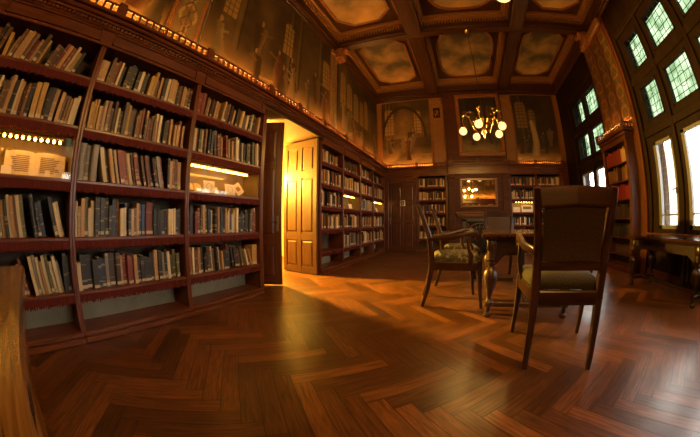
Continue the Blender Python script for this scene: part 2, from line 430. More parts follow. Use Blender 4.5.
def make_window(name, cols, ya, yb, label):
    r = empty(name, (0, 0, 0)); tag(r, label, 'window', kind='structure')
    f = MB(); x0, x1 = XR - .015, XR + .10
    zs = [.78, CLR[0], CLR[1], ROWS[1][0], ROWS[1][1], ROWS[0][0], ROWS[0][1], 4.62]
    for k in range(0, 8, 2): f.box(x0, x1, ya, yb, zs[k], zs[k + 1])
    ys = sorted([ya, yb] + [v for c in cols for v in c])
    for lo, hi in ((CLR[0], CLR[1]), ROWS[1], ROWS[0]):
        for k in range(0, len(ys), 2): f.box(x0, x1, ys[k], ys[k + 1], lo, hi)
    # mouldings that stand proud of the mullions and transoms
    for k in range(2, len(ys) - 2, 2):
        y = (ys[k] + ys[k + 1]) / 2; f.box(x0 - .05, x0, y - .045, y + .045, .78, 4.62, b=.012)
    for z in ((CLR[1] + ROWS[1][0]) / 2, (ROWS[1][1] + ROWS[0][0]) / 2): f.box(x0 - .04, x0, ya, yb, z - .07, z + .07, b=.012)
    f.box(x0 - .06, x0, ya - .1, ya, .78, 4.74, b=.015).box(x0 - .06, x0, yb, yb + .1, .78, 4.74, b=.015).box(x0 - .06, x0, ya, yb, 4.62, 4.74, b=.015)
    f.build('window_frame', WFRAME, r)
    bx('window_sill', WY, r, x0 - .14, x0, ya - .1, yb + .1, .74, .79, b=.01)
    for (a, b) in cols:
        for lo, hi in ROWS:
            p = bx('leaded_pane', STAINED, r, XR + .04, XR + .05, a, b, lo, hi); p['label'] = 'greenish leaded glass pane'
            leaded(a, b, lo, hi).build('lead_lattice', LEAD, p)
            f2 = MB(); t = .03
            f2.box(x0 - .012, x0 + .05, a, a + t, lo, hi).box(x0 - .012, x0 + .05, b - t, b, lo, hi).box(x0 - .012, x0 + .05, a, b, lo, lo + t).box(x0 - .012, x0 + .05, a, b, hi - t, hi)
            f2.build('pane_frame', WFRAME, p)
        t = .05; c = MB(); lo, hi = CLR
        c.box(x0, x0 + .07, a, a + t, lo, hi).box(x0, x0 + .07, b - t - .03, b, lo, hi).box(x0, x0 + .07, a, b, lo, lo + .06).box(x0, x0 + .07, a, b, hi - t, hi).box(x0 + .01, x0 + .06, a, b, 1.08, 1.105)
        cs = c.build('casement', WWHITE, r); cs['label'] = 'pale painted casement frame'
        bx('clear_pane', CLEAR, cs, XR + .03, XR + .036, a + t, b - t, lo + .05, hi - .04)
        h = MB().box(x0 - .03, x0, a + .012, a + .036, 1.42, 1.52, b=.004).sweep([(x0 - .03, a + .024, 1.5), (x0 - .06, a + .03, 1.5), (x0 - .06, a + .10, 1.48)], .014, .014, (0, 0, 1), 6)
        h.build('window_handle', IRON, cs)
make_window(*WIN[0], 'tall near window with leaded upper panes above clear casements, behind the side table')
make_window(*WIN[1], 'far window with greenish leaded panes, between the far corner and the pier bookcase')
# outside
bp = MB().box(XR + .9, XR + 1.5, 4.98, 5.6, -2, 2.6)
tag(bp.build('brick_pier', BRICK), 'pale brick pier standing outside behind the tall near window', 'pier', kind='structure')
hd = MB()
for k in range(260):
    y = rnd.uniform(-3, 14); z = rnd.uniform(-2, 1.0 + .5 * math.sin(y * 1.3)); hd.ball((XR + 5 + rnd.uniform(-.6, .6), y, z), rnd.uniform(.25, .5), 7, 5)
tag(hd.build('hedge', LEAVES), 'hazy garden hedge seen low through the clear casements', 'hedge', kind='stuff')
tag(bx('ground', flat('garden_ground', (.25, .22, .14), .9), None, XR + .5, XR + 14, -12, 24, -2.2, -2.0), 'garden ground outside the windows', 'ground', kind='structure')

# ------------------------------------------------------------------ ceiling: slab, beams, coffers
ceil_m = MB().box(-3.4, XR + .4, YF, YW + .3, 6.02, 6.2)
tag(ceil_m.build('ceiling', BMY), 'dark timber ceiling above the coffers', 'ceiling', kind='structure')
BX = [(-.85, -.48), (1.70, 2.05)]; BY = [(-1.95, -1.75), (1.80, 2.0), (5.55, 5.75)]
CX = [(-2.68, -.85), (-.48, 1.70), (2.05, 3.80)]; CY = [(YF, -1.95), (-1.75, 1.80), (2.0, 5.55), (5.75, 9.0)]
def beam(mb, x0, x1, y0, y1):
    mb.box(x0, x1, y0, y1, ZS, 6.05)
    if x1 - x0 > y1 - y0:
        mb.box(x0, x1, y0 - .03, y1 + .03, ZS + .05, ZS + .10, b=.01).box(x0, x1, y0 - .05, y1 + .05, ZS + .32, ZS + .37, b=.01)
    else:
        mb.box(x0 - .03, x0, y0, y1, ZS + .05, ZS + .10, b=.01).box(x1, x1 + .03, y0, y1, ZS + .05, ZS + .10, b=.01)
        mb.box(x0 + .08, x1 - .08, y0, y1, ZS - .015, ZS, b=.005)
mb = MB()
for a, b in BY: beam(mb, XLW, XR - .02, a, b)
tag(mb.build('trim_2', BMX), 'ceiling beams crossing the room from wall to wall', 'ceiling beam', kind='structure')
mb = MB()
for a, b in BX:
    for c, d in CY: beam(mb, a, b, c, d)
tag(mb.build('trim_3', BMY), 'long ceiling beams running down the room', 'ceiling beam', kind='structure')
mb = MB()
mb.box(XLW, XLW + .12, YF, YW, ZS, 6.05).box(XLW, XLW + .05, YF, YW, ZS - .14, ZS - .06, b=.015).box(XLW, XLW + .09, YF, YW, ZS - .06, ZS, b=.01)
mb.box(XR - .15, XR - .02, YF, YW, ZS, 6.05).box(XR - .09, XR - .02, YF, YW, ZS - .14, ZS - .06, b=.015).box(XR - .12, XR - .02, YF, YW, ZS - .06, ZS, b=.01)
mb.box(XLW, XR, YW - .22, YW, ZS, 6.05).box(XLW, XR, YW - .07, YW, ZS - .14, ZS - .06, b=.015).box(XLW, XR, YW - .15, YW, ZS - .06, ZS, b=.01)
tag(mb.build('trim_4', BMY), 'crown moulding round the top of the walls', 'crown moulding', kind='structure')

def oct_poly(x0, x1, y0, y1, c):
    return [(x0 + c, y0), (x1 - c, y0), (x1, y0 + c), (x1, y1 - c), (x1 - c, y1), (x0 + c, y1), (x0, y1 - c), (x0, y0 + c)]
def oval_poly(x0, x1, y0, y1, n=40, e=3.2):
    cx, cy, rx, ry = (x0 + x1) / 2, (y0 + y1) / 2, (x1 - x0) / 2, (y1 - y0) / 2; out = []
    for k in range(n):
        t = 2 * math.pi * k / n; c, s_ = math.cos(t), math.sin(t)
        out.append((cx + rx * math.copysign(abs(c) ** (2 / e), c), cy + ry * math.copysign(abs(s_) ** (2 / e), s_)))
    return out
def glow_clouds(name, lo, hi, k):
    """painted clouds, with the amber glow of the uplights put into the colour at the far end"""
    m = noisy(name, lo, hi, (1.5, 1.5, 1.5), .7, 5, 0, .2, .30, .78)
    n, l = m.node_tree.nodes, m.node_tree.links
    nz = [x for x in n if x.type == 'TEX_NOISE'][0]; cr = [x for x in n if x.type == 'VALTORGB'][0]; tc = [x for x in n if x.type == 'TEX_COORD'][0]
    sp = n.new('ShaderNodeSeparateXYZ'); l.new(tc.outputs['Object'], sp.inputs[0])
    mr = n.new('ShaderNodeMapRange'); mr.inputs[1].default_value = .2; mr.inputs[2].default_value = 1.4; mr.inputs[3].default_value = -.12; mr.inputs[4].default_value = k  # far end coloured brighter, as if lit from the cornice
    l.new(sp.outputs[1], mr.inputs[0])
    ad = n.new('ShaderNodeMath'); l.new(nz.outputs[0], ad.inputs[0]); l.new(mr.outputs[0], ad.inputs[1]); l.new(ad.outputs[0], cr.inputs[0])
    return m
SKY = glow_clouds('painted_clouds', (.068, .056, .040), (.52, .31, .115), .24)
SKYD = glow_clouds('painted_clouds_oval', (.062, .052, .037), (.43, .26, .10), .20)
WHO = {0: 'beside the bookcase wall', 1: 'in the middle', 2: 'beside the window wall'}
def coffer(i, j):
    (x0, x1), (y0, y1) = CX[i], CY[j]; zt = 5.98; m = MB()
    # stepped mouldings and a dentil row under the panel
    for k, (w, z0, z1) in enumerate(((.06, ZS + .30, ZS + .46), (.115, ZS + .38, ZS + .46))):
        m.box(x0, x1, y0, y0 + w, z0, z1).box(x0, x1, y1 - w, y1, z0, z1).box(x0, x0 + w, y0 + w, y1 - w, z0, z1).box(x1 - w, x1, y0 + w, y1 - w, z0, z1)
    d = .036; z0, z1 = ZS + .22, ZS + .295
    nx = int((x1 - x0) / (2 * d)); ny = int((y1 - y0) / (2 * d))
    for k in range(nx):
        x = x0 + (k + .5) * (x1 - x0) / nx
        for y in (y0, y1 - .045): m.box(x - d / 2, x + d / 2, y, y + .045, z0, z1)
    for k in range(ny):
        y = y0 + (k + .5) * (y1 - y0) / ny
        for x in (x0, x1 - .045): m.box(x, x + .045, y - d / 2, y + d / 2, z0, z1)
    r = m.build('trim_%d' % (50 + i + 3 * j), GOLD); tag(r, 'carved coffer moulding with dentils, ' + WHO[i] + (' over the far end', ' over the middle', ' over the viewer', ' behind the viewer')[3 - j], 'coffer moulding', kind='structure')
    a = .26; p = (x0 + a, x1 - a, y0 + a + .1, y1 - a - .05)
    poly = oval_poly(*p) if i == 1 else oct_poly(*p, .34)
    t = empty('ceiling_painting', ((x0 + x1) / 2, (y0 + y1) / 2, zt)); cx, cy = (x0 + x1) / 2, (y0 + y1) / 2
    loc = [(x - cx, y - cy) for x, y in poly]
    tag(t, ('oval cloud painting' if i == 1 else 'octagonal cloud painting') + ' in the ceiling ' + WHO[i] + (' near the far wall', ' before the far row', ' straight overhead', ' behind the viewer')[3 - j], 'ceiling painting', 'cloud paintings in the ceiling')
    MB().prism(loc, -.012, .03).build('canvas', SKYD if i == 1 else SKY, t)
    ring = [(x, y, -.012) for x, y in loc]; MB().sweep(ring + ring[:2], .07, .05, (0, 0, 1)).build('frame', GILT, t)
    if i == 0 and j == 2:
        rg = [(.2 + .62 * math.cos(2 * math.pi * k / 32), -.3 + .80 * math.sin(2 * math.pi * k / 32), -.02) for k in range(33)]
        MB().sweep(rg, .09, .06, (0, 0, 1)).build('ring_moulding', GILT, t)
for i in range(3):
    for j in (3, 2, 1, 0): coffer(i, j)

# ------------------------------------------------------------------ cornice with pierced gallery
def gallery(mb, a, b, front, back, z, axis, blocks, pitch=.088, h=.118):
    """pierced rail along an axis; front/back are the across coordinates of the rail"""
    def bb(p0, p1, q0, q1, z0, z1, bv=0):
        if axis == 1: mb.box(q0, q1, p0, p1, z0, z1, b=bv)
        else: mb.box(p0, p1, q0, q1, z0, z1, b=bv)
    bb(a, b, front, back, z, z + .02); bb(a, b, front, back, z + h - .028, z + h, .006)
    n = max(2, int((b - a) / pitch))
    for k in range(n + 1):
        p = a + (b - a) * k / n; bb(p - .012, p + .012, front, back, z + .02, z + h - .028)
    for p in blocks: bb(p - .05, p + .05, min(front, back) - .012, max(front, back) + .012, z, z + h + .03, .008)
def cornice_left():
    y0, y1 = YF, YB + .02
    r = empty('trim_20', (0, 0, 0)); tag(r, 'long carved cornice with pierced gallery above the left bookcases', 'cornice', kind='structure')
    m = MB()
    m.box(XLB, XL, y0, DOOR0 - .04, ZH, ZC - .15).box(XLB, XL, DOOR1 + .16, y1, ZH, ZC - .15).box(XLB, XL, DOOR0 - .04, DOOR1 + .16, 2.70, ZC - .15)
    m.box(XLB, XL + .035, y0, y1, 2.545, 2.572, b=.008) if False else None
    for a, b in ((y0, DOOR0 - .04), (DOOR1 + .06, y1)): m.box(XL - .02, XL + .03, a, b, ZH, ZH + .03, b=.008)
    m.box(XL - .02, XL + .03, y0, y1, 2.722, 2.738, b=.006)
    m.box(XLW, XL + .045, y0, y1, 2.775, 2.80).box(XLW, XL + .085, y0, y1, 2.80, 2.84, b=.015).box(XLW, XL + .115, y0, y1, 2.84, ZC, b=.008)
    m.box(XLW, XL + .015, y0, y1, 2.715, 2.78)
    m.build('cornice_body', RY, r)
    m = MB(); n = int((y1 - y0) / .048)
    for k in range(n):
        y = y0 + (k + .5) * (y1 - y0) / n; o = len(m.v); m.box(-.012, .012, -.019, .019, -.017, .017, b=.006)
        m.xform(o, Matrix.Translation((XL + .027, y, 2.757)) @ Matrix.Rotation(R_(28), 4, 'X'))
    m.build('rope_moulding', RY, r)
    m = MB()
    ed = [y0] + DIV + [DOOR1 + .06] + FDV[1:]
    for a, b in zip(ed[:-1], ed[1:]):
        if abs(a - DIV[3]) < .01: z0 = 2.735
        else: z0 = 2.585
        if b - a < .3 or z0 > 2.6: continue
        t = .014; a += .07; b -= .07
        m.box(XL, XL + .016, a, b, z0, z0 + t).box(XL, XL + .016, a, b, 2.71 - t, 2.71).box(XL, XL + .016, a, a + t, z0, 2.71).box(XL, XL + .016, b - t, b, z0, 2.71)
    m.build('frieze_panel', RY, r)
    m = MB(); gallery(m, y0, y1, XL + .09, XL + .055, ZC, 1, DIV + [3.62] + FDV)
    m.build('gallery_rail', RY, r)
cornice_left()
def cove(name, p0, p1, label, w=.022):
    t = empty(name, p0); d = [p1[k] - p0[k] for k in range(3)]
    tag(t, label, 'cove light', 'cove lights behind the galleries')
    MB().sweep([(0, 0, .012), (d[0], d[1], .012)], w, w, (0, 0, 1), 8).build('lit_tube', E_COVE, t)
    q = MB()
    if abs(d[1]) > abs(d[0]): q.box(-.025, .025, 0, d[1], -.0, .002)
    else: q.box(0, d[0], -.025, .025, 0, .002)
    q.build('base', WY, t)
cove('cove_light', (XL - .10, -4.8, ZC), (XL - .10, 8.95, ZC), 'warm light tube hidden behind the gallery of the left cornice')

# ------------------------------------------------------------------ murals and pilasters, left wall
def lerp(a, b, t): return tuple(a[k] + (b[k] - a[k]) * t for k in range(3))
def paint_grid(nu, nv, fn):
    return [[fn((i + .5) / nu, (j + .5) / nv) for i in range(nu)] for j in range(nv)]
def vnoise(seed):
    r = random.Random(seed); G = [[r.random() for _ in range(40)] for _ in range(40)]
    def f(x, y):
        xi, yi = math.floor(x), math.floor(y); fx, fy = x - xi, y - yi; fx = fx * fx * (3 - 2 * fx); fy = fy * fy * (3 - 2 * fy)
        g = lambda a, b: G[b % 40][a % 40]
        return (g(xi, yi) * (1 - fx) + g(xi + 1, yi) * fx) * (1 - fy) + (g(xi, yi + 1) * (1 - fx) + g(xi + 1, yi + 1) * fx) * fy
    return lambda x, y: .55 * f(x, y) + .3 * f(x * 2.3 + 7, y * 2.3) + .15 * f(x * 5.1, y * 5.1 + 3)
def mural_fn(seed, asp, light=1.0, figures=9, arch=False):
    r = random.Random(seed); nz = vnoise(seed)
    wins = []; x = .06 * asp
    while x < asp - .1:
        w = r.uniform(.09, .16); wins.append((x, r.uniform(.40, .5), w, r.uniform(.30, .42))); x += w + r.choice((.04, .05, .3, .5))
    cols = [r.uniform(.05, asp - .05) for _ in range(int(asp * 3))]
    figs = []
    for k in range(figures):
        fx = r.uniform(.06, asp - .06); b = r.uniform(.08, .26); h = r.uniform(.22, .36)
        figs.append((fx, b, h, r.choice(((.055, .03, .012), (.10, .04, .016), (.20, .13, .06), (.07, .05, .02), (.13, .095, .05))), r.uniform(-.05, .05), r.choice((-1, 1)), r.uniform(.03, .12)))
    figs.sort(key=lambda f: -f[1])
    lines = [(r.uniform(0, asp), r.uniform(.05, .2), r.uniform(-.6, .6)) for _ in range(4)]
    def fn(u, v):
        x = u * asp; n = nz(x * 6, v * 6)
        c = lerp((.035, .020, .008), (.115, .072, .028), n * .9 + .15 * (1 - v))
        if v < .30:
            c = lerp(c, lerp((.26, .155, .055), (.52, .34, .15), max(0, min(1, (.17 - v) / .10))), min(1, (.30 - v) / .14) * (.55 + .45 * n))  # pale floor at the foot, painted brighter still for the gallery lamps' glow
        for cx in cols:
            if abs(x - cx) < .018 and v > .25: c = lerp(c, (.15, .10, .045), .55)
            elif abs(x - cx - .028) < .012 and v > .25: c = lerp(c, (.018, .010, .004), .6)
        for (wx, wy, w, h) in wins:
            top = wy + h - w / 2; inside = wx < x < wx + w and wy < v < top or math.hypot(x - wx - w / 2, v - top) < w / 2 and v >= top
            if inside:
                k = ((x - wx) / w * 3) % 1; q = ((v - wy) / .05) % 1
                c = (.30, .19, .075) if (k > .12 and q > .14) else (.06, .035, .014)
                c = lerp(c, (.12, .07, .03), n * .5)
        if arch:
            d = math.hypot((x - asp * .45) / (.42 * asp), (v - .42) / .46)
            if v > .42 and d < 1: c = lerp(c, (.24, .15, .06), .5 * (1 - d) + .35 * n)
            elif v > .42 and d < 1.1: c = (.035, .02, .009)
        for (lx, ly, sl) in lines:
            t = x - lx
            if 0 < t < .35 and abs(v - ly - sl * t * .5) < .008: c = (.30, .19, .08)
        for (fx, b, h, col, lean, sd, arm) in figs:
            t = (v - b) / h
            if -.02 < t < 1.0:
                cx = fx + lean * t; wd = h * (.13 + .05 * math.sin(t * 5 + fx * 9)) if t < .84 else 0
                if abs(x - cx) < wd: c = lerp(col, (.33, .20, .08), max(0, (x - cx) / wd * sd) * .35 * (.6 + n))
                if abs(v - b - h * .66 - (x - cx) * sd * .3) < .009 and 0 < (x - cx) * sd < arm * .7 + wd: c = lerp(col, (.34, .22, .11), .28)
            hx, hy = fx + lean, b + h * .92
            if math.hypot(x - hx, (v - hy) * .8) < h * .058: c = (.24, .145, .065) if (x - hx) * sd > -.006 else (.06, .03, .014)
        return tuple(max(0, (q * light * (.78 + .44 * n)) ** 1.18 * .92) for q in c)
    return fn
def mural(name, origin, du, dv, fn, nu, nv, parent=None):
    """a painted canvas: a fine grid with one colour per cell, on a thin board"""
    o = Vector(origin); U = Vector(du); V = Vector(dv); N = U.cross(V).normalized()
    vs = [tuple(o + U * (i / nu) + V * (j / nv)) for j in range(nv + 1) for i in range(nu + 1)]
    fs = [(j * (nu + 1) + i, j * (nu + 1) + i + 1, (j + 1) * (nu + 1) + i + 1, (j + 1) * (nu + 1) + i) for j in range(nv) for i in range(nu)]
    vals = [[fn(i / nu, j / nv) for i in range(nu + 1)] for j in range(nv + 1)]
    k = len(vs); back = [o - N * .02, o + U - N * .02, o + U + V - N * .02, o + V - N * .02]
    vs += [tuple(p) for p in back]; fs += [(k + 3, k + 2, k + 1, k), (0, nu, k + 1, k), ((nv) * (nu + 1), k + 3, k + 2, nv * (nu + 1) + nu)]
    me = bpy.data.meshes.new(name); me.from_pydata([(x * S, y * S, z * S) for x, y, z in vs], [], fs)
    ca = me.color_attributes.new('paint', 'FLOAT_COLOR', 'POINT')
    for j in range(nv + 1):
        for i in range(nu + 1): ca.data[j * (nu + 1) + i].color = (*vals[j][i], 1)
    me.materials.append(PAINT); ob = bpy.data.objects.new(name, me); COL.objects.link(ob); ob.parent = parent; return ob
ZM0, ZM1 = ZC + .02, ZS - .16
PIL = [(1.06, 1.56), (5.32, 5.62)]
def left_murals():
    spans = [(-4.8, 1.02, 3, 'beside the ornamented pilaster, nearest to the viewer'), (1.62, 5.30, 11, 'of a workshop with tall windows, above the open doorway'), (5.70, 9.02, 5, 'of a gathered crowd, in the far corner above the bookcases')]
    for k, (a, b, sd, lb) in enumerate(spans):
        L = b - a; h = ZM1 - ZM0
        nu = int(L * 52); nv = int(h * 52)
        # u runs from the far end to the near end when seen from the room, so mirror it
        fn = mural_fn(sd, L / h, 1.15, int(7 * L / h) + 3)
        ob = mural('wall_mural', (XLW + .022, a, ZM0), (0, L, 0), (0, 0, h), fn, nu, nv)
        tag(ob, 'large dark wall painting ' + lb, 'mural', 'murals on the bookcase wall')
    for k, (a, b) in enumerate(PIL):
        r = empty('trim_%d' % (30 + k), (0, 0, 0)); tag(r, ('wide ornamented pilaster with beaded edges on the bookcase wall', 'narrow carved pilaster under the ceiling beam on the bookcase wall')[k], 'pilaster', kind='structure')
        MB().box(XLW, XLW + .05, a, b, ZC, ZS - .12).box(XLW, XLW + .09, a - .03, b + .03, ZS - .30, ZS - .16, b=.02).build('pilaster_shaft', GOLD, r)
        if k == 1: MB().box(XLW, XLW + .26, 5.50, 5.80, ZS - .36, ZS - .001, b=.04).box(XLW, XLW + .36, 5.54, 5.76, ZS - .16, ZS - .001, b=.04).sweep([(XLW + .34, 5.5, ZS - .1), (XLW + .34, 5.8, ZS - .1)], .09, .09, (0, 0, 1), 8).build('beam_bracket', GILT, r)
        m = MB(); n = 60
        for e in (a + .03, b - .03):
            for q in range(n): m.ball((XLW + .052, e, ZC + .06 + q * (ZS - .5 - ZC) / n), .013, 6, 4)
        m.build('beading', GILT, r)
        fn = ornament_fn(k + 20)
        mural('ornament_panel', (XLW + .055, a + .07, ZC + .05), (0, b - a - .14, 0), (0, 0, 2.3), fn, 22, 110, r)
def ornament_fn(seed, gold=(.30, .19, .07), g0=(.11, .075, .030), g1=(.17, .11, .045)):
    nz = vnoise(seed)
    def fn(u, v):
        s_ = abs(u - .5) * 2; w = v * 9
        n = nz(u * 4, v * 20); c = lerp(g0, g1, n)
        a = .5 + .42 * math.sin(w * math.pi); b = .25 + .25 * math.sin(w * math.pi * 2 + 1)
        if abs(s_ - a * .8) < .13: c = gold
        if abs(s_ - b) < .09 or s_ < .07: c = (.075, .038, .014)
        if (w % 1) < .10 and s_ < .7: c = (.20, .075, .022)
        return c
    return fn
left_murals()

# ------------------------------------------------------------------ bookcases
def fringe(mb, y0, y1, x, ztop, h, axis=1, step=.011):
    n = int((y1 - y0) / step)
    for k in range(n):
        a = y0 + (y1 - y0) * k / n; b = y0 + (y1 - y0) * (k + 1) / n
        hh = h * (rnd.uniform(.78, 1.0) if k % 2 else rnd.uniform(.62, .85)); o = rnd.uniform(0, .006)
        if axis == 1: mb.box(x - .006 + o, x + .002 + o, a, b, ztop - hh, ztop)
        else: mb.box(a, b, x - .002 - o, x + .006 - o, ztop - hh, ztop)
def bookcase(y0, y1, label, group, name='bookcase', lo_panel=True, ends=(True, True), display=None):
    """a bay of the left wall between the uprights y0 and y1"""
    r = empty(name, (XL, (y0 + y1) / 2, 0)); tag(r, label, 'bookcase', group)
    ox, oy = XL, (y0 + y1) / 2; a, b = y0 - oy, y1 - oy; D = XLB - XL; hw = .028
    bx('back_panel', CASEBACK, r, D, D + .015, a, b, .10, ZH)
    low = bx('lower_panel', BACKP, r, D + .02, D + .05, a + hw, b - hw, .02, .40); low['label'] = 'greyish panel behind the empty bottom shelf'
    bx('plinth', RY, r, D, .06, a, b, .0, .055, b=.01); bx('bottom_board', RY, r, D, .035, a, b, .055, .10, b=.008)
    for s_, e in ((a, ends[0]), (b, ends[1])):
        if not e: continue
        m = MB(); q0 = s_ + (hw if s_ < 0 else -hw)
        m.box(D, .0, min(s_, q0), max(s_, q0), .10, ZH, b=.0).box(-.01, .014, min(s_, q0), max(s_, q0), .06, ZH, b=.006)
        m.build('upright', RZ, r)
    for k, z in enumerate(SHZ):
        sh = bx('shelf', RY, r, D + .015, .005, a + hw, b - hw, z - .028, z, b=.005)
        m = MB(); fringe(m, a + hw, b - hw, .0, z - .028, .078); f = m.build('fringe', FRINGE, sh); f['label'] = 'dark red fringe under the shelf'
    return r
GRP = 'bays of the bookcase along the left wall'
bookcase(DIV[0], DIV[1], 'tall dark bookcase bay nearest the viewer, with the brightly lit manuscript display', GRP)
bookcase(DIV[1], DIV[2], 'tall dark bookcase bay full of books, between the two lit displays', GRP)
bookcase(DIV[2], DIV[3], 'tall dark bookcase bay right before the open doorway, with a lit shelf of cards', GRP)
FL = ['beside the golden open door leaf', 'second past the open doorway, with a lit shelf', 'third past the open doorway', 'last before the far corner, with a lit shelf']
for k in range(4): bookcase(FDV[k], FDV[k + 1], 'dark bookcase bay ' + FL[k], 'bays of the bookcase past the doorway')
# end panel facing the doorway
tag(MB().box(XLB, XL + .014, DIV[3], DIV[3] + .04, 0, ZH).box(XLB, XL, FDV[0] - .02, FDV[0], 0, ZH).build('trim_33', RZ), 'end boards of the bookcases at both sides of the doorway', 'end board', kind='structure')

# ------------------------------------------------------------------ books
def book_mesh(kind):
    m = MB(); cols = []
    if kind == 'flat':
        m.box(-.5, -.42, 0, 1, 0, 1).box(.42, .5, 0, 1, 0, 1).box(-.42, .42, 0, .03, 0, 1); n = len(m.f); m.box(-.42, .42, .03, .97, .02, .975)
    elif kind == 'round':
        seg = [(-.5, .05)] + [(-.5 * math.cos(math.pi * k / 6), .05 - .05 * math.sin(math.pi * k / 6)) for k in range(1, 6)] + [(.5, .05)]
        m.prism(seg + [(.5, .06), (-.5, .06)], 0, 1)
        m.box(-.5, -.41, .05, 1, 0, 1).box(.41, .5, .05, 1, 0, 1)
        for z in (.18, .36, .62, .82):
            s2 = [(x * 1.03, y - .012) for x, y in seg]; m.prism(s2 + [(.5, .06), (-.5, .06)], z - .012, z + .012)
        n = len(m.f); m.box(-.41, .41, .06, .97, .02, .97)
    else:
        m.box(-.5, -.46, 0, 1, 0, 1).box(.46, .5, 0, 1, 0, 1).box(-.46, .46, 0, .012, 0, 1); n = len(m.f); m.box(-.46, .46, .012, .995, .0, .995)
    me = bpy.data.meshes.new('book_' + kind); me.from_pydata([(x, y, z) for x, y, z in m.v], [], m.f); bm_fix(me)
    me.materials.append(COVER); me.materials.append(PAPER)
    for p in me.polygons: p.material_index = 1 if p.index >= n else 0
    return me
BM = {k: book_mesh(k) for k in ('flat', 'round', 'paper')}
lm = MB().box(-.46, .46, -.022, .0, .05, .14); LME = bpy.data.meshes.new('spine_label'); LME.from_pydata(lm.v, [], lm.f); bm_fix(LME); LME.materials.append(LABELP)
PALC = {'cream': (.60, .49, .32), 'tan': (.38, .22, .09), 'brown': (.13, .058, .022), 'dark brown': (.05, .025, .012), 'black': (.014, .012, .011),
        'oxblood red': (.17, .028, .016), 'navy blue': (.016, .026, .055), 'blue': (.03, .07, .19), 'olive green': (.085, .085, .035), 'grey': (.21, .19, .16), 'ochre': (.38, .22, .05)}
WARM = ['cream', 'cream', 'tan', 'tan', 'tan', 'brown', 'brown', 'brown', 'dark brown', 'black', 'black', 'ochre', 'ochre', 'dark brown', 'oxblood red', 'black']
COOL = ['cream', 'cream', 'tan', 'brown', 'dark brown', 'black', 'black', 'black', 'black', 'grey', 'navy blue', 'olive green', 'oxblood red', 'cream', 'tan']
ORD = ['first', 'second', 'third', 'fourth', 'fifth', 'sixth', 'seventh', 'eighth', 'ninth', 'tenth', 'eleventh', 'twelfth', 'thirteenth', 'fourteenth', 'fifteenth', 'sixteenth', 'seventeenth', 'eighteenth', 'nineteenth', 'twentieth'] + ['twenty-' + s_ for s_ in ('first', 'second', 'third', 'fourth', 'fifth', 'sixth', 'seventh', 'eighth', 'ninth')] + ['thirtieth'] + ['thirty-' + s_ for s_ in ('first', 'second', 'third', 'fourth', 'fifth', 'sixth', 'seventh', 'eighth', 'ninth')] + ['fortieth'] + ['forty-' + s_ for s_ in ('first', 'second', 'third', 'fourth', 'fifth', 'sixth', 'seventh', 'eighth', 'ninth')]
ROWN = ['top', 'second', 'middle', 'fourth', 'lowest filled']
BAYN = ['the nearest bay', 'the middle bay', 'the doorway bay']
NBOOK = 0
def put_book(y, z, t, h, d, a, cname, kind, label, group, setback=.02, lab=True):
    global NBOOK
    o = bpy.data.objects.new('book', BM[kind]); COL.objects.link(o); NBOOK += 1
    rise = abs(math.sin(a)) * t / 2
    o.scale = (t * S, d * S, h * S); o.rotation_euler = (0, a, R_(90)); o.location = ((XL - setback) * S, y * S, (z + rise + .0005) * S)
    c = PALC[cname]; k = rnd.uniform(.75, 1.25); o.color = (c[0] * k, c[1] * k, c[2] * k, 1)
    tag(o, label, 'book', group)
    if lab and kind != 'x':
        q = bpy.data.objects.new('spine_label', LME); COL.objects.link(q); q.parent = o; q['label'] = 'pale paper label on the spine'
def fill(bay, row, y0, y1, segs, pal, hr=(.24, .33), tr=(.026, .056), labels=.5):
    """segs: list of (count, lean degrees, options); lean > 0 leans towards the far end"""
    z = SHZ[row]; hmax = (ZH if row == 0 else SHZ[row - 1] - .115) - z - .012; cur = y0 + .032; k = 0; lim = y1 - .032
    for seg in segs:
        n, deg = seg[0], seg[1]; op = seg[2] if len(seg) > 2 else {}
        if n == 'gap': cur += deg; continue
        run = []; 
        for q in range(n):
            t = rnd.uniform(*op.get('t', tr)); h = min(hmax, rnd.uniform(*op.get('h', hr))); c = op.get('c') or rnd.choice(pal)
            if isinstance(c, list): c = c[q % len(c)]
            run.append((t, h, c))
        a = R_(deg); ca, sa = math.cos(a), abs(math.sin(a))
        if deg < 0: cur += run[0][1] * sa * 1.03
        for q, (t, h, c) in enumerate(run):
            w = t / ca
            ext = h * sa if deg > 0 else 0
            if cur + w + ext > lim: break
            yb = cur + t / (2 * ca)
            kind = op.get('k') or rnd.choice(('flat', 'flat', 'round', 'paper', 'paper'))
            size = 'thin' if t < .034 else ('thick' if t > .05 else ''); hh = 'tall' if h > .3 else ('short' if h < .25 else '')
            pose = ' leaning' if abs(deg) > 4 else ''
            lb = ' '.join(x for x in (hh, size, c) if x) + pose + ' book, ' + ORD[k] + ' along the ' + ROWN[row] + ' shelf of ' + BAYN[bay]
            put_book(yb, z, t, h, min(.24, h * rnd.uniform(.62, .75)), a, c, kind, lb, 'books on the ' + ROWN[row] + ' shelf of ' + BAYN[bay], rnd.uniform(.008, .07), rnd.random() < labels)
            cur += w + (rnd.choice((.001, .001, .002, .006)) if deg == 0 else .003); k += 1
        if deg > 0 and run: cur += run[-1][1] * sa * 1.03
B = DIV
A0 = -.845
fill(0, 0, A0, B[1], [(4, 10), (1, 0), (9, 14), (8, 16), (3, 22)], WARM, (.22, .30), (.022, .044))
fill(0, 1, -.70, B[1], [(5, 6), (9, 3), (2, 0, {'c': 'ochre', 't': (.05, .06), 'h': (.33, .35)}), (3, 4, {'h': (.28, .3)}), (9, 5, {'h': (.24, .30)})], WARM, (.27, .34), (.022, .044))
fill(0, 3, -.44, B[1], [(10, -10), (3, -12, {'c': 'navy blue'}), (12, -15)], COOL, (.26, .33), (.021, .036))
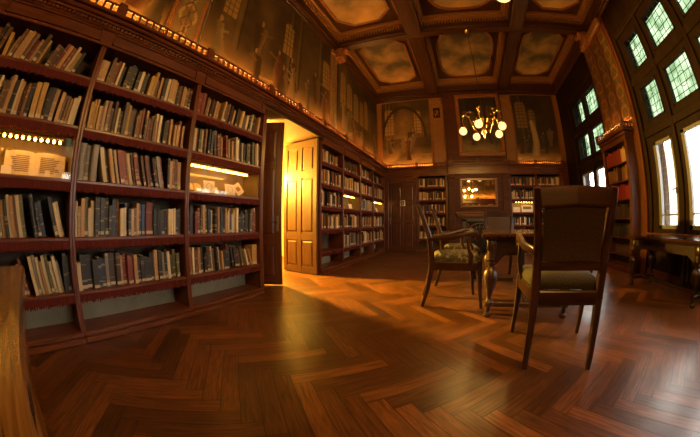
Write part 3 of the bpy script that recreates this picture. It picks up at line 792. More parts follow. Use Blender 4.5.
fill(0, 4, -.20, B[1], [(2, -14, {'c': ['tan', 'oxblood red']}), (9, -9, {'c': ['cream', 'grey', 'cream', 'tan', 'cream', 'olive green', 'cream']}), (12, 0)], COOL, (.25, .33), (.020, .035))
fill(1, 0, B[1], B[2], [(1, 2, {'c': 'tan', 't': (.09, .095), 'k': 'round'}), (5, 5), (3, 4, {'c': 'black'}), (4, 4), (2, 5, {'c': 'ochre'}), (18, 2)], WARM, (.22, .29), (.023, .041))
fill(1, 1, B[1], B[2], [(9, 0), (1, 0, {'h': (.34, .35)}), (16, 0), (2, 0, {'c': 'black'}), (14, 0)], WARM, (.22, .33), (.019, .036))
fill(1, 2, B[1], B[2], [(3, 0, {'c': 'grey', 't': (.06, .065), 'h': (.31, .32), 'k': 'round'}), (20, -14), (6, -3)], ['tan', 'brown', 'cream', 'dark brown', 'oxblood red', 'black', 'black', 'tan', 'cream', 'grey'], (.28, .34), (.022, .040))
fill(1, 3, B[1], B[2], [(6, 0, {'c': ['cream', 'tan', 'tan', 'olive green', 'cream', 'cream']}), (5, 0, {'c': 'black', 'h': (.33, .35)}), (10, 0), (2, 0, {'c': 'blue', 'h': (.29, .3)}), (1, 0, {'c': 'oxblood red', 't': (.075, .08), 'h': (.30, .31), 'k': 'round'}), (5, 0, {'c': 'black', 'h': (.24, .245), 't': (.034, .036)}), (3, 0, {'c': 'cream', 'h': (.25, .27)}), (8, 0)], COOL, (.24, .33), (.021, .038))
fill(1, 4, B[1], B[2], [(1, 0, {'c': 'cream'}), (3, 0, {'c': 'black', 't': (.05, .06)}), (3, 0), (2, 0, {'c': 'dark brown', 't': (.05, .06)}), (7, 0), (1, 0, {'c': 'black', 't': (.07, .08)}), (3, 0), (3, -2, {'c': ['grey', 'black', 'cream']}), (3, 0, {'c': 'olive green'}), (8, 0)], COOL, (.23, .30), (.024, .042), .85)
fill(2, 0, B[2], B[3], [(2, 3, {'c': 'oxblood red', 't': (.045, .05)}), (7, 7), (6, 9), (4, 10), (6, 9, {'c': ['cream', 'black', 'black', 'cream', 'black', 'cream']}), (6, 6)], WARM, (.21, .28), (.024, .040))
fill(2, 1, B[2], B[3], [(8, 0), (2, 0, {'c': 'navy blue'}), (4, -6), (3, -6, {'c': ['oxblood red', 'black', 'tan']}), (18, -3)], COOL, (.24, .33), (.021, .038))
fill(2, 3, B[2], B[3], [(3, 0), (2, 0, {'c': 'oxblood red'}), (4, 0), (2, 0, {'c': 'navy blue'}), (26, 0)], COOL, (.22, .33), (.021, .038))
fill(2, 4, B[2], B[3], [(5, 0, {'c': ['oxblood red', 'tan', 'cream', 'brown', 'tan']}), (3, 0, {'c': 'black'}), (12, -4), (5, -9), (3, -16, {'c': ['cream', 'oxblood red', 'ochre']}), (1, 0, {'c': 'ochre', 't': (.09, .1)}), (8, 0)], COOL, (.22, .31), (.021, .038))

# the remaining books, far down the room and in the end wall: one mass
FB = MB(); FBC = []
def far_book(x0, x1, y0, y1, z0, z1, c):
    n = len(FB.f); FB.box(x0, x1, y0, y1, z0, z1); k = rnd.uniform(.7, 1.25)
    FBC.append((c[0] * k, c[1] * k, c[2] * k, 1))
def far_row_y(y0, y1, z, hr, pal, tr=(.03, .055), x=XL, fillp=.96):
    y = y0
    while True:
        t = rnd.uniform(*tr); h = rnd.uniform(*hr)
        if y + t > y1: break
        if rnd.random() < fillp:
            sb = rnd.uniform(.012, .05); far_book(x - sb - .18, x - sb, y, y + t - .002, z + .001, z + h, PALC[rnd.choice(pal)])
            if rnd.random() < .6: far_book(x - sb, x - sb + .004, y + .003, y + t - .005, z + .02, z + .055, (.6, .52, .4))
        y += t
def far_row_x(x0, x1, z, hr, pal, tr=(.03, .055), y=YB, fillp=.97):
    x = x0
    while True:
        t = rnd.uniform(*tr); h = rnd.uniform(*hr)
        if x + t > x1: break
        if rnd.random() < fillp:
            sb = rnd.uniform(.012, .05); far_book(x, x + t - .002, y + sb, y + sb + .16, z + .001, z + h, PALC[rnd.choice(pal)])
            if rnd.random() < .6: far_book(x + .003, x + t - .005, y + sb - .004, y + sb, z + .02, z + .055, (.6, .52, .4))
        x += t
for k in range(4):
    a, b = FDV[k] + .03, FDV[k + 1] - .03
    for rw in range(5):
        if rw == 2 and k in (1, 3): continue
        if rw == 4 and k == 0: continue
        pal = COOL if (rw == 2 or (rw == 4 and k == 1)) else WARM
        far_row_y(a, b - (.15 if rw == 0 else 0), SHZ[rw], (.2, .27) if rw == 0 else (.24, .33), ['dark brown', 'brown'] if (k == 1 and rw == 0) else pal)

# ------------------------------------------------------------------ lit displays
def strip(y0, y1, z, label, x=XL - .05, n=14):
    t = empty('light_strip', (x, y0, z)); tag(t, label, 'display light', 'rows of display bulbs in the shelves')
    L = y1 - y0
    MB().box(-.012, .012, 0, L, 0, .012).build('rail', BRASS, t)
    for k in range(n):
        MB().ball((0, (k + .5) * L / n, -.015), .0145, 8, 6).build('bulb', E_STRIP, t, True)
    return t
def display_bay(y0, y1, pane_label=None):
    z0, z1 = SHZ[2], SHZ[1] - .03
    return z0, z1
def disp_parts(y0, y1, lb):
    z0, z1 = SHZ[2], SHZ[1] - .028
    r = empty('display_case', (XL - .02, y0, z0 + .0005)); tag(r, lb, 'display case', 'glazed displays in the bookcases')
    L = y1 - y0; D = -.30
    bx('case_back', DISPB, r, D, D + .012, 0, L, 0, z1 - z0 - .085)
    bx('case_floor', DISPB, r, D, 0, 0, L, 0, .006)
    for y in (0, L - .012): bx('case_side', DISPB, r, D, 0, y, y + .012, .006, z1 - z0 - .085)
    bx('glass_pane', CASEGLASS, r, -.006, -.001, .012, L - .012, .006, z1 - z0 - .085)
    return r
disp_parts(B[0] + .03, B[1] - .03, 'brightly lit glazed display on the middle shelf nearest the viewer')
disp_parts(B[2] + .03, B[3] - .03, 'lit glazed display of cards on the middle shelf before the doorway')
disp_parts(FDV[1] + .03, FDV[2] - .03, 'lit glazed display on the middle shelf two bays past the doorway')
disp_parts(FDV[3] + .03, FDV[4] - .03, 'lit glazed display on the middle shelf in the far corner')
ZST = SHZ[1] - .135
strip(B[0] + .06, B[1] - .14, ZST, 'row of small bulbs above the open manuscript, nearest the viewer', n=17)
strip(B[2] + .06, B[3] - .22, ZST, 'row of small bulbs above the cards, before the open doorway', n=20)
strip(FDV[1] + .1, FDV[2] - .3, ZST, 'row of small bulbs in the second bay past the doorway', n=8)
strip(FDV[3] + .1, FDV[4] - .2, ZST, 'row of small bulbs in the bay at the far corner', n=8)

def open_book(cx, cy, z, w, h, tilt, label, rot=R_(90), lines=True, coverc=(.12, .05, .02)):
    """an open volume resting on a slope; w across both pages"""
    t = empty('open_book', (cx, cy, z), rot); tag(t, label, 'open book')
    c, s_ = math.cos(tilt), math.sin(tilt)
    def pl(x, v, o): return (x, v * s_ * .0 + v * math.sin(tilt) - o * math.cos(tilt), v * math.cos(tilt) + o * math.sin(tilt))
    M = Matrix.Rotation(-tilt, 4, 'X')
    m = MB(); o = 0; m.box(-w / 2 - .01, w / 2 + .01, .0, .008, 0, h + .012); m.xform(0, M); lowz = min(p[2] for p in m.v)
    up = Matrix.Translation((0, 0, -lowz + .007)); m.xform(0, up); m.build('cover', flat('volume_cover', coverc, .5), t)
    for sd in (-1, 1):
        m = MB(); n = 8; vs = []; prof = []
        for k in range(n + 1):
            x = sd * w / 2 * k / n; prof.append((x, -.004 - .022 * math.sin(math.pi * min(1, k / n * 1.15)) ** .7 * (1 if k < n else .3)))
        poly = prof + [(sd * w / 2, 0), (0, 0)]
        m.prism(poly, .006, h); m.xform(0, up @ M); pg = m.build('page', PAPER, t)
        if lines:
            m = MB(); r2 = random.Random(int(abs(cy) * 100) + sd)
            for q in range(9):
                zz = .035 + q * (h - .07) / 9; x0 = sd * w * .09; x1 = sd * w * r2.uniform(.30, .43)
                m.box(x0, x1, -.0285, -.0275, zz, zz + .008)
            m.xform(0, up @ M); ln = m.build('text_lines', flat('ink', (.27, .17, .07), .8), pg)
    return t
def card(cx, cy, z, w, h, tilt, label, rot=R_(90), mark=False):
    t = empty('caption_card', (cx, cy, z), rot); tag(t, label, 'card', 'white cards in the displays')
    M = Matrix.Rotation(-tilt, 4, 'X'); m = MB().box(-w / 2, w / 2, 0, .005, .0, h); m.xform(0, M)
    lz = min(p[2] for p in m.v); m.xform(0, Matrix.Translation((0, 0, -lz + .0075))); m.build('card_face', WHITE, t)
    m = MB().box(-w * .2, w * .2, .005, h * .5, 0, .006); m.xform(0, Matrix.Translation((0, 0, .0075))); m.build('easel_foot', WHITE, t)
    if mark:
        ring = [(w * .25 * math.cos(2 * math.pi * k / 14), -.001, h * .52 + w * .25 * math.sin(2 * math.pi * k / 14)) for k in range(15)]
        m = MB().sweep(ring, .006, .003, (0, 1, 0), 4); m.xform(0, Matrix.Translation((0, 0, -lz + .0075)) @ M); m.build('printed_mark', flat('card_ink', (.35, .30, .24), .8), t)
ZD = SHZ[2]
open_book(XL - .17, .0, ZD, .62, .215, R_(16), 'large open manuscript with rows of script, under the bulbs nearest the viewer')
card(XL - .09, -.27, ZD, .10, .075, R_(20), 'white caption card under the outer page of the open manuscript')
card(XL - .09, -.02, ZD, .055, .065, R_(20), 'small white caption card before the fold of the open manuscript')
card(XL - .09, .135, ZD, .05, .06, R_(20), 'small white caption card before the lit page edge of the manuscript')
card(XL - .08, .315, ZD, .05, .06, R_(10), 'white caption card in the dark corner beside the open manuscript')
open_book(XL - .15, B[2] + .21, ZD, .26, .13, R_(40), 'open book lying beside the white cards in the lit display', lines=False)
card(XL - .07, B[2] + .37, ZD, .17, .145, R_(10), 'white card with a round mark beside the open book', mark=True)
card(XL - .17, B[2] + .53, ZD, .12, .10, R_(18), 'cream card standing behind the white cards')
card(XL - .08, B[2] + .72, ZD, .17, .14, R_(10), 'white card with a round mark beside the tilted booklet', mark=True)
def booklet(cx, cy, z, label):
    t = empty('tilted_booklet', (cx, cy, z), R_(90)); tag(t, label, 'booklet')
    M = Matrix.Rotation(R_(-32), 4, 'Y') @ Matrix.Rotation(R_(-18), 4, 'X')
    m = MB().box(-.065, .065, 0, .016, 0, .155); m.xform(0, M); lz = min(p[2] for p in m.v); T = Matrix.Translation((0, 0, -lz + .0075)); m.xform(0, T); m.build('booklet_cover', PAPER, t)
    m = MB().box(-.03, .03, -.002, 0, .05, .11); m.xform(0, T @ M); m.build('cover_picture', flat('booklet_print', (.3, .15, .05), .7), t)
    MB().box(-.01, .02, .03, .10, 0.007, .08).build('prop', BRASS, t)
booklet(XL - .12, B[2] + .95, ZD, 'small booklet tilted on a prop at the end of the lit card display')
open_book(XL - .14, FDV[1] + .25, ZD, .3, .16, R_(25), 'open book in the lit display two bays past the doorway')
card(XL - .1, FDV[1] + .7, ZD, .2, .13, R_(15), 'cream card beside the open book two bays past the doorway')
open_book(XL - .14, FDV[3] + .35, ZD, .4, .2, R_(35), 'open book glowing in the lit display in the far corner')
card(XL - .12, FDV[3] + .85, ZD, .22, .16, R_(25), 'cream card in the lit display in the far corner')

# ------------------------------------------------------------------ doors
def panel_door(name, w, h, t, loc, rz, mats, label, panels, handle=True, kind='structure', hz=1.02, hx=.9):
    """leaf from x=0 (hinge) to x=w, thickness about y=0"""
    r = empty(name, loc, rz); tag(r, label, 'door', kind=kind)
    MX, MZ = mats; z0 = .015
    core = bx('door_core', MZ, r, 0, w, -t * .22, t * .22, z0, h)
    xs = sorted(set([0, w] + [p for c in panels[0] for p in c])); 
    cols, rows = panels
    m = MB(); xe = [0] + [v for c in cols for v in c] + [w]
    for k in range(0, len(xe), 2): m.box(xe[k] + .0004, xe[k + 1] - .0004, -t / 2, t / 2, z0, h, b=.004)
    m.build('stile', MZ, r)
    ze = [z0] + [v for c in rows for v in c] + [h]; m = MB()
    for k in range(0, len(ze), 2):
        for c in cols: m.box(c[0], c[1], -t / 2 + .002, t / 2 - .002, ze[k], ze[k + 1])
    m.build('rail', MX, r)
    for c in cols:
        for q in rows:
            m = MB(); g = .02
            for sd in (-1, 1):
                a, b = (c[0] + g, c[1] - g), (q[0] + g, q[1] - g); yo, yi = sd * t * .42, sd * t * .2; e = .025
                vs = [(a[0], yi, b[0]), (a[1], yi, b[0]), (a[1], yi, b[1]), (a[0], yi, b[1]), (a[0] + e, yo, b[0] + e), (a[1] - e, yo, b[0] + e), (a[1] - e, yo, b[1] - e), (a[0] + e, yo, b[1] - e)]
                m.add(vs, [(4, 5, 6, 7), (0, 1, 5, 4), (1, 2, 6, 5), (2, 3, 7, 6), (3, 0, 4, 7), (0, 3, 2, 1)])
            m.build('panel', MZ, r)
    if handle:
        x = w * hx; m = MB()
        for sd in (-1, 1):
            y = sd * t / 2; m.box(x - .018, x + .018, y, y + sd * .008, hz - .16, hz + .08, b=.003)
        pl = m.build('handle_plate', STEEL, r); m = MB()
        for sd in (-1, 1):
            y = sd * t / 2; m.sweep([(x, y, hz), (x, y + sd * .05, hz), (x - .10, y + sd * .055, hz - .005)], .016, .016, (0, 0, 1), 8)
        m.build('handle', STEEL, pl)
    return r
lw = .90
cols2 = [(.10, .40), (.50, .80)]; rows3 = [(.14, .66), (.80, 1.86), (2.0, 2.48)]
panel_door('door_1', lw, 2.62, .05, (-3.38, 2.96, 0), math.atan2(.46, .78), (RX, RZ), 'dark open door leaf with a steel handle, beside the near bookcase', (cols2, rows3), hx=.93)
panel_door('door_2', .875, 2.62, .05, (-3.40, 4.55, 0), math.atan2(-.13, .86), (DOORX, DOORW), 'golden lit open door leaf of panelled oak, beside the far bookcases', ([(.09, .385), (.49, .785)], rows3), handle=False)
# lamp of the next room
t = empty('hall_lamp', (-4.3, 4.22, 0)); tag(t, 'globe floor lamp in the lit room behind the dark door leaf', 'lamp')
MB().lathe((0, 0, 0), [(.16, 0), (.16, .02), (.03, .05), (.018, .1), (.018, 1.86), (.03, 1.9)], 16).build('stand', BRASS, t, True)
MB().ball((0, 0, 1.99), .085, 16, 10).build('globe', E_NEXT, t, True)

# ------------------------------------------------------------------ far end wall
ED = -2.42, -1.45
def far_wall():
    m = MB(); m.box(XLB, ED[0] - .03, YB - .02, YB + .33, 0, ZH).box(ED[0] - .03, ED[1] + .05, YB - .01, YB + .33, 2.36, ZH).box(ED[0] - .03, ED[0], YB - .03, YB, 0, 2.40, b=.008).box(ED[1], ED[1] + .03, YB - .03, YB, 0, 2.40, b=.008).box(ED[0], ED[1], YB - .03, YB, 2.36, 2.40, b=.006)
    tag(m.build('trim_34', RZ), 'dark wooden surround of the closed corner door', 'door surround', kind='structure')
    panel_door('door_3', ED[1] - ED[0] - .004, 2.355, .05, (ED[0] + .002, YB + .03, 0), 0, (WX, WZ), 'closed dark panelled door in the far corner, with a small notice', ([(.10, .44), (.53, .87)], [(.14, .98), (1.10, 1.62), (1.72, 2.24)]), hx=.06, hz=1.1)
    s_ = empty('notice', (-1.93, YB + .002, 1.56)); tag(s_, 'small square framed notice on the closed corner door', 'notice')
    m = MB(); m.box(-.085, .085, -.010, 0, .0, .018).box(-.085, .085, -.010, 0, .162, .18).box(-.085, -.067, -.010, 0, .018, .162).box(.067, .085, -.010, 0, .018, .162); m.build('frame', WHITE, s_)
    bx('face', flat('notice_face', (.07, .035, .02), .6), s_, -.067, .067, -.006, 0, .018, .162)
    MB().box(-.035, .035, -.008, -.006, .05, .09).box(-.012, .012, -.008, -.006, .09, .13).build('symbol', flat('notice_symbol', (.42, .33, .24), .6), s_)
far_wall()
def far_case(x0, x1, label, rows, disp=None):
    cx = (x0 + x1) / 2; r = empty('bookcase', (cx, YB, 0)); tag(r, label, 'bookcase', 'bookcases of the far end wall'); a, b = x0 - cx, x1 - cx; hw = .028
    bx('back_panel', CASEBACK, r, a, b, .30, .315, .1, ZH); bx('plinth', RX, r, a, b, -.02, .315, 0, .10, b=.008)
    for s_ in (a, b - hw): MB().box(s_, s_ + hw, 0, .30, .10, ZH).box(s_, s_ + hw, -.012, .01, .10, ZH, b=.005).build('upright', RZ, r)
    for k, z in enumerate(rows):
        sh = bx('shelf', RX, r, a + hw, b - hw, 0, .30, z - .028, z, b=.005)
        m = MB(); fringe(m, a + hw, b - hw, .0, z - .028, .06, 0, .016); m.build('fringe', FRINGE, sh)
        if k == disp: continue
        far_row_x(x0 + .032, x1 - .034, z, (.2, .3), COOL if k > 1 else WARM)
FR = [2.18, 1.74, 1.31, .90, .45]
far_case(-1.38, -.42, 'dark bookcase between the corner door and the fireplace', FR)
far_case(1.76, 2.70, 'dark bookcase right beside the fireplace, with a pale lit shelf', FR, 2)
far_case(2.70, 3.62, 'dark bookcase in the corner by the far window', FR)
bx_ = MB().box(-1.40, -1.38, YB - .02, YB + .32, 0, ZH).box(-.42, -.36, YB, YB + .32, 0, ZH).box(1.70, 1.76, YB, YB + .32, 0, ZH)
bx_.box(3.62, 3.93, YB - .06, YB + .32, 0, ZH + .0).box(3.66, 3.90, YB - .10, YB - .06, .1, ZH - .05, b=.02)
tag(bx_.build('trim_35', RZ), 'upright boards and corner pilaster between the far bookcases', 'pilaster', kind='structure')
# pale lit shelf
lz = FR[2]
bx2 = empty('display_case', (2.23, YB + .02, lz)); tag(bx2, 'pale lit display on the shelf beside the fireplace', 'display case', 'glazed displays in the bookcases')
bx('case_back', noisy('pale_display', (.42, .32, .13), (.5, .38, .16), (9, 9, 9), .6), bx2, -.43, .43, .26, .275, .001, .31)
t = empty('light_strip', (1.9, YB + .04, lz + .33)); tag(t, 'row of small bulbs over the pale shelf beside the fireplace', 'display light', 'rows of display bulbs in the shelves')
bx('rail', BRASS, t, 0, .66, -.012, .012, 0, .012)
for k in range(7): MB().ball((.05 + k * .093, 0, -.012), .0125, 8, 6).build('bulb', E_STRIP, t, True)
def stand_card(x, y, z, w, h, label, green=False):
    c = empty('caption_card', (x, y, z)); tag(c, label, 'card', 'white cards in the displays')
    M = Matrix.Rotation(R_(-14), 4, 'X'); m = MB().box(-w / 2, w / 2, 0, .006, 0, h); m.xform(0, M); m.build('card_face', WHITE, c)
    bx('easel_foot', WHITE, c, -w * .2, w * .2, .01, h * .4, .0005, .004)
    if green: m = MB().box(-w * .38, w * .38, -.002, 0, h * .42, h * .8); m.xform(0, M); m.build('printed_picture', flat('card_picture', (.12, .14, .05), .7), c)
stand_card(1.98, YB + .10, lz + .004, .24, .17, 'blank white card on the pale shelf beside the fireplace')
stand_card(2.36, YB + .10, lz + .004, .40, .24, 'card with a dark green picture on the pale shelf', True)

# chimney breast with mirror and fireplace
YC = 8.90; FX0, FX1 = -.34, 1.68
def chimney():
    m = MB()
    m.box(FX0, FX1, YC + .05, YB + .33, 1.27, ZH).box(FX0, .10, YC + .05, YB + .33, 0, 1.27).box(1.24, FX1, YC + .05, YB + .33, 0, 1.27).box(.10, 1.24, YC + .05, YB + .33, 1.02, 1.27)
    m.box(FX0, FX1, YC + .05, YW, ZC, ZS - .1)
    r = m.build('wall_chimney', CHIM); tag(r, 'panelled chimney breast in the middle of the far wall', 'chimney breast', kind='structure')
    m = MB()
    for x in (FX0, FX1 - .22): m.box(x, x + .22, YC, YC + .05, .12, ZH - .04, b=.01).box(x - .02, x + .24, YC - .02, YC + .05, 0, .14, b=.01).box(x - .02, x + .24, YC - .02, YC + .05, ZH - .14, ZH, b=.015)
    m.build('pilaster', CHIM, r)
    f = empty('fireplace', (.67, YC + .05, 0)); tag(f, 'dark fireplace with an ornate arch under the mirror', 'fireplace')
    MB().box(-.78, .78, -.14, 0, 1.27, 1.33, b=.012).box(-.74, .74, -.09, 0, 1.20, 1.27, b=.01).build('mantel_shelf', RX, f)
    m = MB(); d = .05
    for k in range(28): x = -.7 + k * d; m.box(x, x + d * .55, -.075, -.0, 1.155, 1.20)
    m.build('dentil_row', RX, f)
    m = MB().box(-.57, -.44, -.04, .0, 0, 1.10).box(.44, .57, -.04, .0, 0, 1.10).box(-.57, .57, -.04, .0, 1.02, 1.12); m.build('surround', STONE, f)
    m = MB()
    arc = [(.42 * math.cos(math.pi * k / 16), -.01, .55 + .42 * math.sin(math.pi * k / 16)) for k in range(17)]
    m.sweep(arc, .03, .03, (0, 1, 0), 6)
    arc = [(.30 * math.cos(math.pi * k / 16), -.01, .55 + .30 * math.sin(math.pi * k / 16)) for k in range(17)]; m.sweep(arc, .02, .02, (0, 1, 0), 6)
    for k in range(1, 8): a = math.pi * k / 8; m.sweep([(.05 * math.cos(a), -.01, .55 + .05 * math.sin(a)), (.42 * math.cos(a), -.01, .55 + .42 * math.sin(a))], .014, .014, (0, 1, 0), 6)
    for sd in (-1, 1): m.sweep([(sd * .42, -.01, .97), (sd * .36, -.01, .9), (sd * .39, -.01, .84)], .02, .02, (0, 1, 0), 6); m.sweep([(sd * .42, -.01, 0.02), (sd * .42, -.01, .55)], .03, .03, (0, 1, 0), 6)
    m.build('arch_grille', noisy('grille_metal', (.10, .075, .05), (.2, .15, .1), (30, 30, 30), .35, metal=.8), f)
    bx('firebox', IRON, f, -.44, .44, .12, .16, 0, 1.02)
    g = empty('wall_mirror', (.66, YC + .05, 1.46)); tag(g, 'wide framed mirror over the mantel, reflecting the lamps', 'mirror')
    w = .62; h = .86
    MB().box(-w, w, -.05, 0, 0, .08, b=.012).box(-w, w, -.05, 0, h, h + .08, b=.012).box(-w, -w + .08, -.05, 0, .08, h, b=.012).box(w - .08, w, -.05, 0, .08, h, b=.012).build('frame', RX, g)
    bx('mirror_glass', MIRROR, g, -w + .08, w - .08, -.018, 0, .08, h)
    a = empty('framed_painting', (.86, YC + .05, ZC + .24)); tag(a, 'dark framed painting over the mirror, in the middle of the far wall', 'painting')
    w = .78; z1 = 2.22; fr = .13
    MB().box(-w, w, -.07, 0, 0, fr, b=.02).box(-w, w, -.07, 0, z1 - fr, z1, b=.02).box(-w, -w + fr, -.07, 0, fr, z1 - fr, b=.02).box(w - fr, w, -.07, 0, fr, z1 - fr, b=.02).build('frame', GILT, a)
    mural('canvas', (-w + fr, -.012, fr), (2 * w - 2 * fr, 0, 0), (0, 0, z1 - 2 * fr), mural_fn(31, .68, .5, 8), 50, 72, a)
chimney()
def cornice_far():
    r = empty('trim_36', (0, 0, 0)); tag(r, 'carved cornice with pierced gallery along the far wall', 'cornice', kind='structure')
    m = MB()
    for x0, x1, y in ((XLB, FX0 - .001, YB), (FX0, FX1, YC + .05), (FX1 + .001, 3.93, YB)):
        m.box(x0, x1, y, YW + (.2 if y == YB else 0), ZH, 2.72).box(x0, x1, y - .03, YW, ZH, ZH + .03, b=.008).box(x0, x1, y - .02, YW, 2.70, 2.78).box(x0, x1, y - .06, YW, 2.78, 2.84, b=.015).box(x0, x1, y - .10, YW, 2.84, ZC, b=.008)
    m.build('cornice_body', RX, r)
    m = MB()
    gallery(m, XL + .1, FX0 - .02, YB - .085, YB - .05, ZC, 0, [-1.4, -.42], .075); gallery(m, FX0 + .02, FX1 - .02, YC - .035, YC, ZC, 0, [FX0 + .1, .67, FX1 - .1], .075); gallery(m, FX1 + .05, 3.85, YB - .085, YB - .05, ZC, 0, [1.76, 2.7, 3.7], .075)
    m.build('gallery_rail', RX, r)
cornice_far()
cove('cove_light', (-2.35, YB + .03, ZC), (FX0 - .1, YB + .03, ZC), 'warm light tube behind the gallery under the far left painting', .011)
cove('cove_light', (FX1 + .1, YB + .03, ZC), (3.75, YB + .03, ZC), 'warm light tube behind the gallery under the far right painting', .011)
def far_murals():
    for x0, x1, sd, lb, ar in ((-2.62, -.86, 17, 'far wall painting of a vaulted room with seated figures, above the corner door', True), (2.12, 3.74, 23, 'dark far wall painting with a pale standing figure, beside the windows', False)):
        L = x1 - x0; h = ZM1 - ZM0; a = empty('wall_mural', (x0, YW - .03, ZM0)); tag(a, lb, 'mural')
        f0 = mural_fn(sd, L / h, 1.25 if ar else .8, 5, ar)
        def fn(u, v, f0=f0, ar=ar):
            c = f0(u, v)
            if not ar:
                t = (v - .12) / .5; cx = .42 + .03 * math.sin(t * 4)
                if 0 < t < .86 and abs(u - cx) < .05 + .035 * (1 - t): c = lerp((.30, .20, .09), (.16, .10, .045), abs(u - cx) * 9)
                if math.hypot((u - cx) * .72, v - .58) < .035: c = (.30, .19, .10)
            return c
        mural('canvas', (0, 0, 0), (L, 0, 0), (0, 0, h), fn, int(L * 50), int(h * 50), a)
        m = MB(); w = .05; m.box(-w, 0, -.02, .03, 0, h).box(L, L + w, -.02, .03, 0, h).box(-w, L + w, -.02, .03, h, h + .04); m.build('frame', GILT, a)
    m = MB()
    for x0, x1 in ((-2.80, -2.68), (-.79, -.36), (1.70, 2.06), (3.80, 3.93)): m.box(x0, x1, YW - .05, YW, ZC, ZS - .14)
    for x0, x1 in ((-.82, -.40), (1.70, 2.06)): m.box(x0, x1, YW - .10, YW - .05, ZS - .42, ZS - .16, b=.03).box(x0 + .05, x1 - .05, YW - .13, YW - .10, ZS - .36, ZS - .2, b=.02)
    tag(m.build('trim_37', GOLD), 'gilded pilasters between the paintings of the far wall', 'pilaster', kind='structure')
    e = empty('heraldic_relief', (-.60, YW - .05, 4.62)); tag(e, 'small dark heraldic relief of a rearing beast on the far wall pilaster', 'relief')
    MB().prism([(-.12, .0), (.12, 0), (.12, .38), (-.12, .38)], -.012, 0, 1).build('shield', IRON, e)
    m = MB().sweep([(-.05, -.02, .05), (-.01, -.02, .14), (.02, -.02, .22), (0, -.02, .30)], [.035, .05, .055, .05], .02, (0, 1, 0), 6)
    for p in ([(.01, -.02, .15), (.06, -.02, .10), (.05, -.02, .05)], [(.02, -.02, .23), (.08, -.02, .24)], [(.02, -.02, .20), (.08, -.02, .17)], [(-.03, -.02, .10), (-.09, -.02, .16), (-.07, -.02, .24), (-.09, -.02, .28)]): m.sweep(p, .018, .018, (0, 1, 0), 6)
    m.build('beast', GOLD, e)
far_murals()

# ------------------------------------------------------------------ end wall behind the viewer, seen in the mirror
mb = MB().box(XLB, XR - .02, YF, YF + .30, ZH, 2.72).box(XLB, XR - .02, YF, YF + .36, 2.72, ZC, b=.02)
tag(mb.build('trim_39', RX), 'cornice along the end wall behind the viewer', 'cornice', kind='structure')
tag(mural('wall_mural', (3.4, YF + .03, ZM0), (-5.8, 0, 0), (0, 0, ZM1 - ZM0), mural_fn(51, 2.3, 1.3, 9), 150, 70), 'wall painting behind the viewer, seen only in the mirror', 'mural')
gm = MB(); gallery(gm, XLB, XR - .05, YF + .35, YF + .315, ZC, 0, [-.8, 1.6]); tag(gm.build('trim_40', RX), 'pierced gallery on the cornice behind the viewer', 'gallery', kind='structure')
cove('cove_light', (-2.2, YF + .22, ZC), (3.4, YF + .22, ZC), 'warm light tube on the cornice behind the viewer')
for k in range(3):
    x0 = -1.6 + k * 1.7; r = empty('bookcase', (x0 + .85, YF + .32, 0), math.pi); tag(r, ('bookcase behind the viewer nearest the left wall', 'bookcase behind the viewer in the middle', 'bookcase behind the viewer nearest the windows')[k], 'bookcase')
    bx('back_panel', CASEBACK, r, -.85, .85, .30, .315, 0, ZH - .001)
    for q in (-.85, .82): bx('upright', RZ, r, q, q + .03, 0, .30, 0, ZH - .001)
    for z in FR:
        bx('shelf', RX, r, -.82, .82, 0, .30, z - .028, z); far_row_x(x0 + .04, x0 + 1.66, z, (.2, .3), WARM, (.05, .09), YF + .08)

